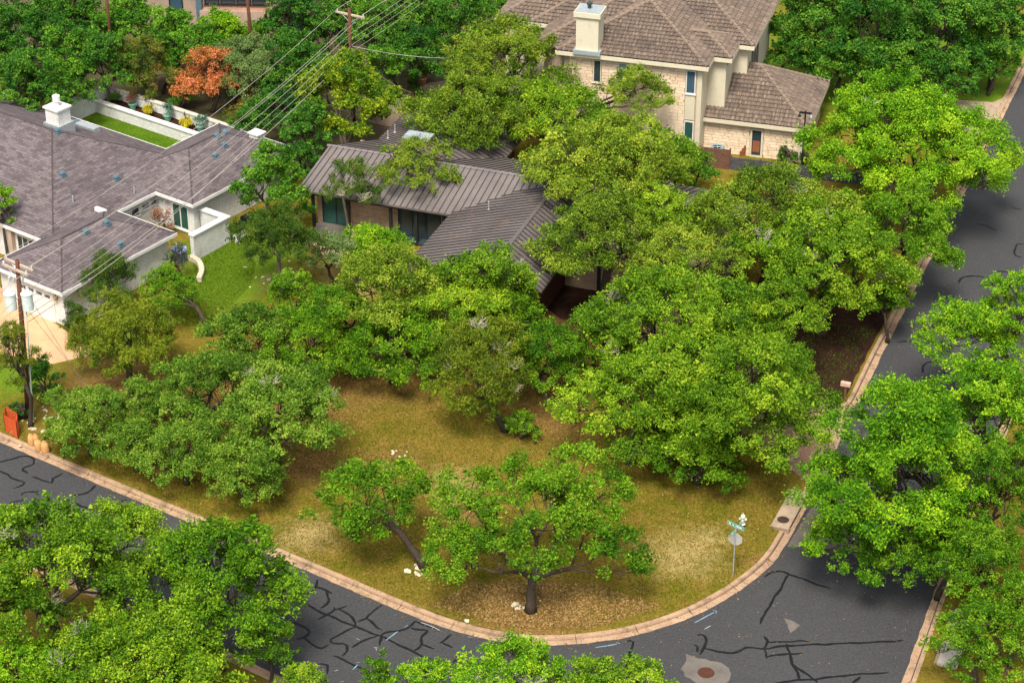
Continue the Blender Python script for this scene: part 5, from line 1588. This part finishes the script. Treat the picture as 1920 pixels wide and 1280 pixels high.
for s_, lb in ((-1, 'grey transformer can on the left of its pole'), (1, 'grey transformer can on the right of its pole')):
    c = top1 + Vector((s_ * .46 - .12, -.1, 7.0))
    mb = MB(); mb.lathe(c, [(.20, 0), (.31, .04), (.31, .95), (.34, .97), (.34, 1.03), (.26, 1.1)], 16); tr = mb.build('transformer', 'transformer', ta)
    for q in (-1, 1):
        mb = MB(); mb.lathe(c + Vector((q * .12, 0, 1.09)), [(.03, 0), (.055, .06), (.035, .1), (.055, .16), (.02, .25)], 8); mb.build('bushing', 'porcelain', tr)
    mb = MB(); rod(mb, c + Vector((-s_ * .3, .05, .7)), top1 + Vector((0, 0, 7.7)), .05, 5); mb.build('bracket', 'galv', tr)
mb = MB(); rod(mb, P1 + Vector((.26, -.12, 0.0)), top1 + Vector((.22, -.1, 7.0)), .04, 8); mb.build('conduit', 'transformer', ta)
for q in (-.55, -.3, .2):
    mb = MB(); c = top1 + Vector((q, -.05, 8.7)); mb.tube([c, c + Vector((.07, -.05, .35))], [.05, .06], 7); mb.build('cutout_fuse', 'porcelain', ta)
P2 = g(664, 255, LZ)
tb = pole('utility pole with single pale crossarm among dark trees', P2, 9.75, .16)
e2 = crossarm(tb, P2, 9.25, 2.4, WANG + 8, .12)
P3 = g(215, 150, LZ); pole('brown pole top at the upper left edge of the wood', P3, 9.5, .15)
P4 = g(480, 168, LZ); pole('brown pole in front of the modern house stone pier', P4, 10.5, .16, (-.3, 0))
far = P2 + (P2 - P1).normalized() * 46
near = P1 - (P2 - P1).normalized() * 40
nrmW = Vector((math.cos(R_(WANG)), math.sin(R_(WANG)), 0))
def wire(label, a, b, sag, r=.014, n=18):
    mb = MB()
    P = [a.lerp(b, k / n) - Vector((0, 0, sag * 4 * (k / n) * (1 - k / n))) for k in range(n + 1)]
    mb.tube(P, r, 5)
    o = mb.build('overhead_wire', 'wire', None, True, loc=a)
    return tag(o, label, 'wire', 'overhead wires along the pole line')
SPAN = ('between the two wired poles', 'past the crossarm pole', 'left of the transformer pole')
for q, nm in ((0, 'left'), (2, 'right')):
    LW = 'thin pale overhead wire from the %s end of the crossarm, ' % nm
    wire(LW + SPAN[0], e1[q], e2[q], .9); wire(LW + SPAN[1], e2[q], e2[q] + (far - P2), .8); wire(LW + SPAN[2], e1[q], e1[q] + (near - P1), .6)
LW = 'thin pale neutral wire just under the crossarm, '
wire(LW + SPAN[0], top1 + Vector((0, 0, 9.2)), P2 + Vector((0, 0, 8.6)), .9)
wire(LW + SPAN[1], P2 + Vector((0, 0, 8.6)), far + Vector((0, 0, 9.2)), .9)
for k, z in enumerate((7.9, 7.45, 7.0, 6.5)):
    o_ = nrmW * .12
    LW = 'cable, %s from the top of the lower bundle, ' % ('first', 'second', 'third', 'lowest')[k]
    wire(LW + SPAN[0], top1 + o_ + Vector((0, 0, z)), P2 + o_ + Vector((0, 0, z)), .7 + .1 * k, .014 if k < 3 else .02)
    wire(LW + SPAN[1], P2 + o_ + Vector((0, 0, z)), far + o_ + Vector((0, 0, z)), .7, .014)
    wire(LW + SPAN[2], top1 + o_ + Vector((0, 0, z)), near + o_ + Vector((0, 0, z)), .5, .014)
tag(wire('x', top1 + Vector((.1, 0, 6.1)), FA.P(-4.0, 22.4, 3.9), .7, .022), 'thick service cable from transformer pole to the small white chimney')
tag(wire('x', P2 + Vector((.1, 0, 6.9)), FC.P(-12.3, 1.6, 6.5), .8, .018), 'service cable from the crossarm pole towards the stone house')
tag(wire('x', P2 + Vector((.1, 0, 6.7)), g(775, 175, 2.6), .5, .015), 'slack cable dropping from the crossarm pole to the metal roof')
tag(wire('x', top1 + Vector((.1, 0, 8.6)), g(165, 735, LZ), .05, .013), 'upper guy wire slanting from the transformer pole to the thicket')
tag(wire('x', top1 + Vector((.1, 0, 7.2)), g(172, 732, LZ), .05, .013), 'lower guy wire slanting from the transformer pole to the thicket')
sheet('wood_ground', [FA.P(-60, 27), FA.P(-22.4, 27), FA.P(-9, 26.0), FA.P(-1.5, 24.2), (-9, 132), (-6, 140), (4, 152), (10, 170), (10, 260), (-160, 260), (-160, 180)], LZ + .004, 'wood_floor')
# ---- light pole by the garage
lp = FC.P(6.85, 0.5, LZ)
t = thing('light_pole', 'tall black light pole with short crossbar beside the stone garage', 'light pole', lp)
mb = MB(); rod(mb, lp, lp + Vector((0, 0, 4.5)), .055, 8); mb.build('mast', 'black', t)
mb = MB(); mb.box(Frame((lp.x, lp.y), -16), -.42, .42, -.05, .05, 4.42, 4.54); mb.build('crossbar', 'black', t)
for s_ in (-1, 1):
    mb = MB(); c = Frame((lp.x, lp.y), -16).P(s_ * .4, -.05, 4.18); mb.lathe(c, [(.12, 0), (.10, .1), (.04, .2), (.02, .25)], 10); mb.build('lamp_head', 'black' if s_ < 0 else 'galv', t)
# ---- air conditioner, leaning gate leaf
acp = FC.P(0.75, 1.1, LZ)
t = thing('air_conditioner', 'blue grey air conditioner with round fan by the garage wall', 'air conditioner', acp)
fr = Frame((acp.x, acp.y), -16.5)
mb = MB(); mb.box(fr, -.42, .42, -.42, .42, LZ, .85); mb.build('cabinet', 'ac_metal', t)
mb = MB(); mb.lathe(fr.P(0, 0, .85), [(.45, 0), (.45, .04), (.36, .06), (.34, .01)], 20); mb.build('fan_ring', 'ac_metal', t)
mb = MB(); mb.lathe(fr.P(0, 0, .855), [(.33, 0), (.33, .005)], 20); mb.build('fan_grille', 'black', t)
for k in range(4):
    mb = MB(); a = k * math.pi / 2; c = fr.P(0, 0, .875); rod(mb, c, c + Vector((math.cos(a), math.sin(a), 0)) * .3, .03, 5); mb.build('fan_blade', 'galv', t)
gp = FC.P(2.3, 1.55, LZ)
t = thing('gate_panel', 'reddish timber gate leaf standing open by the garage window', 'gate', gp)
fr = Frame((gp.x, gp.y), 25)
for k in range(6):
    mb = MB(); z1 = .55 + .17 * k; mb.box(fr, k * .16, k * .16 + .15, -.03, .03, LZ, z1); mb.build('board', 'gate_wood', t)
mb = MB(); mb.box(fr, 0, .95, -.05, -.03, .4, .5); mb.build('rail', 'gate_wood', t)
# ---- fences
def slat_fence(label, p0, p1, h, mat, nsl=5, post=2.2, gap=.02, vertical=False, pmat=None):
    p0, p1 = Vector((p0[0], p0[1], LZ)), Vector((p1[0], p1[1], LZ))
    d = p1 - p0; L = d.length; ang = math.degrees(math.atan2(d.y, d.x))
    fr = Frame((p0.x, p0.y), ang)
    t = thing('fence', label, 'fence', p0)
    n = max(1, round(L / post)); w = L / n
    for k in range(n + 1):
        mb = MB(); mb.box(fr, k * w - .05, k * w + .05, .03, .13, LZ - .05, LZ + h + .06); mb.build('post', pmat or mat, t)
    cache = {}
    if vertical:
        m2 = MB(); m2.hexa([Vector(q) for q in ((0, -.02, 0), (.13, -.02, 0), (.13, .02, 0), (0, .02, 0))], [Vector(q) for q in ((0, -.02, h), (.13, -.02, h), (.13, .02, h), (0, .02, h))])
        me = m2.mesh('board'); me.materials.append(M[mat])
        for k in range(int(L / .145)):
            put(me, 'board', t, fr.P(k * .145, 0, LZ + random.Random(k).uniform(-.02, .02)), (0, 0, fr.ang))
    else:
        sh = h / nsl
        m2 = MB(); m2.hexa([Vector(q) for q in ((0, -.02, 0), (w - .02, -.02, 0), (w - .02, .02, 0), (0, .02, 0))], [Vector(q) for q in ((0, -.02, sh - gap), (w - .02, -.02, sh - gap), (w - .02, .02, sh - gap), (0, .02, sh - gap))])
        me = m2.mesh('slat'); me.materials.append(M[mat])
        for k in range(n):
            for j in range(nsl):
                put(me, 'slat', t, fr.P(k * w + .01, 0, LZ + j * sh + .02), (0, 0, fr.ang))
    return t
q0, q1, q2 = FC.P(-4.2, -0.9), FC.P(2.0, -0.75), FC.P(12.5, -0.6)
slat_fence('brown slatted timber fence below the stone house wall', q0, q1, 1.5, 'fence_wood', 6)
slat_fence('dark grey slatted fence in front of the stone garage', (q1.x + .1, q1.y, 0), q2, 0.95, 'fence_dark', 4)
slat_fence('tan panelled fence with brown posts behind the metal roof', g(690, 232), g(756, 246), 1.7, 'fence_tan', 1, 1.7, .01, False, 'fence_wood')
slat_fence('weathered board fence under the dark oaks', g(765, 175), g(800, 145), 1.5, 'fence_wood', vertical=True)
# iron fence and pool terrace
sheet('terrace', [g(768, 188), g(800, 160), g(860, 150), g(930, 170), g(930, 215), g(830, 205)], LZ + .02, 'concrete')
ip = [g(770, 190), g(800, 205), g(830, 212), g(870, 214)]
t = thing('iron_fence', 'black iron railing round the pale terrace', 'fence', ip[0])
for a, b in zip(ip, ip[1:]):
    a = a.copy(); b = b.copy(); a.z = b.z = LZ
    n = int((b - a).length / .16)
    for k in range(n):
        p = a.lerp(b, k / n)
        mb = MB(); big = k == 0
        rod(mb, p, p + Vector((0, 0, 1.35 if not big else 1.5)), .035 if big else .014, 5); mb.build('post' if big else 'picket', 'black', t)
    for z in (.2, 1.25):
        mb = MB(); rod(mb, a + Vector((0, 0, z)), b + Vector((0, 0, z)), .018, 5); mb.build('rail', 'black', t)
def potted(label, p, h, r, pot, sp, seed, name='potted_plant', ph=.55):
    t = grow(name, label, 'plant', [(p.x, p.y, p.z + ph + h * .5, r, r, h * .55), (p.x, p.y, p.z + ph + h * .85, r * .7, r * .7, h * .35)], p, sp, seed, .03, leafscale=.8)
    if pot:
        mb = MB(); mb.lathe(p, [(.20, 0), (.30, ph * .8), (.34, ph * .85), (.34, ph), (.28, ph), (.27, ph - .06)], 14); mb.build('pot', pot, t)
    return t
potted('clipped dark potted tree beside the iron railing', g(774, 190, LZ), 1.3, .45, 'terracotta', 'far_dark', 401)
potted('small dark potted shrub inside the iron railing', g(786, 196, LZ), .6, .3, 'terracotta', 'far_dark', 402)
potted('bushy potted plant at the back of the terrace', g(793, 158, LZ), .7, .55, 'terracotta', 'far_dark', 403)
for i, (a, sp, pt, lb) in enumerate(((-20.9, 'far_green', None, 'green tuft at the wall end of the white planter'), (-19.0, 'red_leaf', 'pot_green', 'reddish plant in a green pot on the white planter'), (-17.2, 'yellow_leaf', None, 'yellow bush on the white planter, left of three'),
                                     (-15.5, 'agave', 'pot_green', 'spiky plant in a green pot between yellow bushes, left'), (-13.7, 'yellow_leaf', None, 'yellow bush on the white planter, middle of three'), (-12.3, 'agave', 'pot_green', 'spiky plant in a green pot between yellow bushes, right'),
                                     (-10.6, 'yellow_leaf', None, 'yellow bush on the white planter, nearest the roof'))):
    p = FA.P(a, 24.92, 0.84)
    potted(lb, p, .5 if pt is None else .55, .42 if pt is None else .38, pt, sp, 410 + i, ph=.02 if pt is None else .5)
potted('plant in a blue pot by the white garage wall', g(285, 552, LZ), .5, .3, 'pot_blue', 'dusty', 420)
# ---- blue lidded box, curved stone edging
bp = FA.P(-0.75, 10.6, LZ)
t = thing('storage_box', 'box with a lavender blue lid between garage and court wall', 'box', bp)
fr = Frame((bp.x, bp.y), -36)
mb = MB(); mb.box(fr, -.4, .4, -.3, .3, LZ, .9); mb.build('body', 'vent_blue', t)
mb = MB(); mb.hexa([fr.P(x, y, .9) for x, y in ((-.45, -.35), (.45, -.35), (.45, .35), (-.45, .35))], [fr.P(x, y, z) for x, y, z in ((-.43, -.33, 1.0), (.43, -.33, 1.0), (.43, .33, 1.14), (-.43, .33, 1.14))]); mb.build('lid', 'blue_lid', t)
t = thing('stone_edging', 'curved pale limestone edging on the bright green lawn', 'edging', g(375, 510, LZ))
ap = [(355, 491), (365, 494), (373, 500), (378, 509), (379, 519), (375, 530), (372, 536)]
EB = bevel_box_mesh('stone', 'limestone', .12)
cp_ = resample([(g(*q).x, g(*q).y) for q in ap], .34)
for k in range(len(cp_) - 1):
    c = (cp_[k] + cp_[k + 1]) / 2; d = cp_[k + 1] - cp_[k]
    for lv in range(2):
        put(EB, 'stone', t, (c.x, c.y, LZ + .11 + lv * .19), (0, 0, math.atan2(d.y, d.x)), (.33, .34, .19))
# white rack by the court
rp = FA.P(0.6, 15.6, LZ)
t = thing('slatted_rack', 'low white slatted rack with dark crate behind the court wall', 'rack', rp)
fr = Frame((rp.x, rp.y), 54)
for k in range(7):
    mb = MB(); mb.box(fr, -1.0 + k * .32, -.93 + k * .32, -.25, .25, .55, .62); mb.build('slat', 'white_paint', t)
for y in (-.28, .25):
    mb = MB(); mb.box(fr, -1.05, 1.05, y, y + .06, .52, .64); mb.build('rail', 'white_paint', t)
for x in (-1.0, .95):
    mb = MB(); mb.box(fr, x, x + .06, -.2, .2, LZ, .52); mb.build('leg', 'white_paint', t)
cp2 = FA.P(-0.3, 16.6, LZ)
t = thing('grill', 'dark barbecue grill against the white wall beyond the court', 'grill', cp2)
fr = Frame((cp2.x, cp2.y), 54)
mb = MB(); mb.box(fr, -.6, .6, -.25, .25, LZ, .85); mb.build('cabinet', 'dark_frame', t)
mb = MB(); mb.tube([fr.P(-.45, 0, .95), fr.P(.45, 0, .95)], .26, 10); mb.build('hood', 'black', t)
# ---- mailbox
mp = g(1583, 752, LZ)
t = thing('mailbox', 'rusty brown mailbox on a post at the tip of the mulch bed', 'mailbox', mp)
mb = MB(); mb.box(Frame((mp.x, mp.y), 0), -.06, .06, -.06, .06, LZ, 1.15); mb.build('post', 'fence_wood', t)
mb = MB(); mb.box(Frame((mp.x, mp.y), -20), -.28, .28, -.12, .12, 1.15, 1.38); mb.build('box', 'gravel_bed', t)
# ---- rocks
def rock_mesh(seed):
    import bmesh
    bm = bmesh.new(); rng = random.Random(seed)
    for k in range(16):
        d = Vector((rng.gauss(0, 1), rng.gauss(0, 1), rng.gauss(0, .7))).normalized()
        bm.verts.new((d.x * rng.uniform(.4, .6), d.y * rng.uniform(.35, .55), d.z * rng.uniform(.25, .4)))
    bmesh.ops.convex_hull(bm, input=bm.verts)
    me = bpy.data.meshes.new('rock'); bm.to_mesh(me); bm.free(); me.materials.append(M['limestone']); return me
RM = [rock_mesh(k) for k in range(5)]
rng = random.Random(77)
def rocks(label, group, cx, cy, n, sx, sy, s0, s1):
    for k in range(n):
        x, y = cx + rng.gauss(0, sx), cy + rng.gauss(0, sy); s_ = rng.uniform(s0, s1)
        p = g(x, y, LZ + s_ * .1)
        o = put(RM[rng.randrange(5)], 'rock', None, p, (0, 0, rng.uniform(0, 6)), (s_, s_ * rng.uniform(.7, 1.1), s_ * rng.uniform(.6, .9)))
        tag(o, label, 'rock', group)
rocks('pale limestone rock at the foot of the small leaning oak', 'rocks by the leaning oak', 780, 1068, 9, 9, 5, .18, .5)
rocks('pale rock at the foot of the oak nearest the kerb', 'rocks by the kerb oak', 985, 1140, 8, 16, 7, .15, .42)
rocks('pale rock lying on the open lawn above the leaning oak', 'rocks on the lawn', 750, 845, 6, 8, 4, .12, .3)
rocks('pale rubble stone scattered behind the netting and bags', 'rubble by the left kerb', 70, 790, 34, 26, 20, .12, .34)
rocks('pale stone on the gravelly slope below the dark juniper', 'stones on the slope', 520, 515, 22, 30, 12, .12, .34)
rocks('white edging stone at the tip of the mulch bed', 'edging stones of the mulch bed', 1563, 760, 7, 9, 2, .2, .3)
rocks('lone pale stone near the kerb left of the kerb oak', 'lone stone', 877, 1163, 1, 1, 1, .3, .34)
rocks('tan boulder beside the railing behind the metal roof', 'boulders by the railing', 752, 200, 6, 6, 6, .5, 1.0)
# ---- cars
def car(label, p, ang, paint='car_paint', L=4.7, Wd=1.85, Ht=1.65):
    t = thing('parked_car', label, 'car', p)
    fr = Frame((p.x, p.y), ang)
    z = p.z
    side = [(-L / 2, .45), (-L / 2 + .05, .95), (-L / 2 + 1.05, 1.02), (L / 2 - .15, 1.0), (L / 2, .85), (L / 2, .45), (L / 2 - .1, .28), (-L / 2 + .1, .28)]
    def extr(mb, prof, w0, w1):
        A_ = [fr.P(x, -w0, z + h) for x, h in prof]; B_ = [fr.P(x, w0, z + h) for x, h in prof]
        mb.face(A_); mb.face(B_[::-1])
        for k in range(len(prof)): j = (k + 1) % len(prof); mb.face([A_[j], A_[k], B_[k], B_[j]])
    mb = MB(); extr(mb, side, Wd / 2, 0); o = mb.build('body', paint, t)
    m_ = o.modifiers.new('bevel', 'BEVEL'); m_.width = .07; m_.segments = 2
    cab = ((-L / 2 + 1.0, 1.0), (-L / 2 + 1.75, Ht - .05), (L / 2 - .75, Ht), (L / 2 - .2, 1.0))
    mb = MB()
    lo = [fr.P(cab[0][0], -Wd / 2 + .05, z + 1.0), fr.P(cab[3][0], -Wd / 2 + .05, z + 1.0), fr.P(cab[3][0], Wd / 2 - .05, z + 1.0), fr.P(cab[0][0], Wd / 2 - .05, z + 1.0)]
    hi = [fr.P(cab[1][0], -Wd / 2 + .22, z + Ht - .06), fr.P(cab[2][0], -Wd / 2 + .22, z + Ht - .06), fr.P(cab[2][0], Wd / 2 - .22, z + Ht - .06), fr.P(cab[1][0], Wd / 2 - .22, z + Ht - .06)]
    mb.hexa(lo, hi); mb.build('window_glass', 'glass', t)
    mb = MB(); mb.hexa([q + Vector((0, 0, .003)) for q in hi], [q + Vector((0, 0, .07)) - (q - fr.P(0, 0, q.z)) * .04 for q in hi]); mb.build('roof_panel', paint, t)
    for k in range(4):
        mb = MB(); rod(mb, lo[k], hi[k], .05, 5); mb.build('pillar', paint, t)
    for x in (-L / 2 + .85, L / 2 - .9):
        for s_ in (-1, 1):
            c = fr.P(x, s_ * (Wd / 2 - .1), z + .34)
            d = fr.w * s_
            mb = MB(); rod(mb, c - d * .1, c + d * .12, .34, 18); w = mb.build('wheel', 'rubber', t)
            mb = MB(); rod(mb, c + d * .115, c + d * .135, .22, 12); mb.build('rim', 'galv', w)
    for s_ in (-1, 1):
        mb = MB(); mb.box(fr, -L / 2 - .01, -L / 2 + .12, s_ * .62 - .18, s_ * .62 + .18, z + .72, z + .88); mb.build('headlight', 'sign_white', t)
        mb = MB(); mb.box(fr, L / 2 - .1, L / 2 + .01, s_ * .68 - .14, s_ * .68 + .14, z + .75, z + .95); mb.build('tail_light', 'sign_red', t)
    mb = MB(); mb.box(fr, -L / 2 - .02, -L / 2 + .04, -.26, .26, z + .5, z + .62); mb.build('number_plate', 'sign_white', t)
car('dark parked car cut by the left edge beside the garage', FA.P(-6.7, -2.6, LZ + .006), -126 + 180)
car('dark car parked at the kerb in the upper right corner', Vector((41.3, 154.6, 0.0)), 68)
# ---- soft ground cover: grass blades, fallen leaves, bed seedlings
nrg = np.random.default_rng(9)
from mathutils.geometry import intersect_point_quad_2d
def scatter(name, label, cat, poly, n, L, Wd, mat, z, flatn, kind='stuff', tone=.5, clump=0):
    P = np.array([(p[0], p[1]) for p in poly])
    lo, hi = P.min(0), P.max(0)
    pts = nrg.uniform(lo, hi, (n * 3, 2))
    if clump:
        cc = nrg.uniform(lo, hi, (clump, 2)); pts = cc[nrg.integers(0, clump, n * 3)] + nrg.normal(0, .35, (n * 3, 2))
    inside = np.zeros(len(pts), bool)
    j = len(P) - 1
    for i in range(len(P)):
        cnd = ((P[i, 1] > pts[:, 1]) != (P[j, 1] > pts[:, 1])) & (pts[:, 0] < (P[j, 0] - P[i, 0]) * (pts[:, 1] - P[i, 1]) / (P[j, 1] - P[i, 1] + 1e-9) + P[i, 0])
        inside ^= cnd; j = i
    pts = pts[inside][:n]
    m = len(pts)
    pos = np.column_stack([pts, np.full(m, z) + nrg.uniform(0, .03, m)])
    if flatn:
        nr = np.array([0, 0, 1.0]) + nrg.normal(size=(m, 3)) * .35; up = 0
    else:
        nr = nrg.normal(size=(m, 3)); nr[:, 2] *= .25; up = 1.5
    nr /= np.linalg.norm(nr, axis=1, keepdims=True)
    me = leaf_mesh(name, pos, nr, nrg.normal(tone, .25, m), L, Wd, nrg, mat, (0, 0, 0), updir=up)
    o = bpy.data.objects.new(name, me); COL.objects.link(o)
    return tag(o, label, cat, None, kind)
LOT = [(-27, 99.6), (-19.4, 94.6), (-11.4, 89.4), (-5, 85), (-2.2, 83.4), (0, 82.65), (3.9, 82.7), (8.1, 84.5), (10.0, 86), (11.6, 87.6), (12.7, 89.2), (13.6, 91.1), (15, 95), (14.6, 96.8), (13.5, 98), (10, 102), (7, 111), (1, 113), (-8, 112), (-22, 107)]
scatter('grass', 'short olive green grass on the corner lot', 'grass', LOT, 110000, .13, .035, 'grass_leaf', LZ + .02, False)
scatter('leaf_litter', 'fallen brown leaves on the corner lot lawn', 'leaves', LOT, 13000, .11, .07, 'litter_leaf', LZ + .006, True)
scatter('leaf_litter', 'drift of fallen leaves round the oak nearest the kerb', 'leaves', [(-4, 84.6), (0, 82.8), (3.9, 82.8), (7.5, 84.5), (4, 86.4), (-2, 86.5)], 9000, .11, .08, 'litter_leaf', LZ + .008, True, tone=.62)
scatter('grass', 'lush green grass beside the white house', 'grass', [g(*q) for q in ((362, 494), (433, 456), (470, 462), (480, 500), (470, 540), (430, 580), (400, 620), (330, 610), (310, 570), (370, 540))], 15000, .12, .04, 'grass_lush', LZ + .02, False)
scatter('grass', 'rough grass on the bottom right verge', 'grass', [(19.8, 79.4), (22.5, 86.5), (28, 90), (30, 80)], 14000, .15, .04, 'grass_leaf', LZ + .02, False)
scatter('ground_cover', 'rows of low seedlings in the dark mulch bed', 'plants', [(16.5, 104.3), (18.7, 104.1), (22, 112), (19, 113), (15, 108)], 2400, .12, .05, 'juniper_dark', LZ + .05, False, clump=170)

def strip(path, w0, w1):
    P = resample(path, 1.0); out = []; inn = []
    for k, p in enumerate(P):
        d = (P[min(k + 1, len(P) - 1)] - P[max(k - 1, 0)]).normalized(); nn = Vector((d.y, -d.x, 0))
        out.append(p + nn * w0); inn.append(p + nn * w1)
    return out + inn[::-1]
scatter('leaf_litter', 'dry leaves drifted along the gutter of the curved kerb', 'leaves', strip(K_MAIN[1:18], .28, 1.1), 5200, .085, .05, 'litter_leaf', 0.02, True, tone=.45)
scatter('leaf_litter', 'dry leaves scattered over the right street', 'leaves', [(4, 80), (9, 83.5), (14, 90), (17, 97), (22, 108), (27, 118), (33, 116), (24, 93), (18.5, 79.5)], 900, .085, .05, 'litter_leaf', 0.012, True, tone=.45)
scatter('leaf_litter', 'leaf debris lying on the lawn edge along the kerb top', 'leaves', strip(K_MAIN[1:18], -.5, .12), 6000, .09, .05, 'litter_leaf', LZ + .025, True, tone=.5)
scatter('grass', 'ragged grass fringe hanging over the kerb edge', 'grass', strip(K_MAIN[1:18], -.35, .05), 9000, .16, .035, 'grass_leaf', LZ + .04, False)

scatter('grass', 'clipped green grass of the walled garden strip', 'grass', [FA.P(-22, 19), FA.P(-9.2, 19), FA.P(-9.2, 24.0), FA.P(-22, 24.0)], 9000, .10, .035, 'grass_lush', LZ + .02, False)
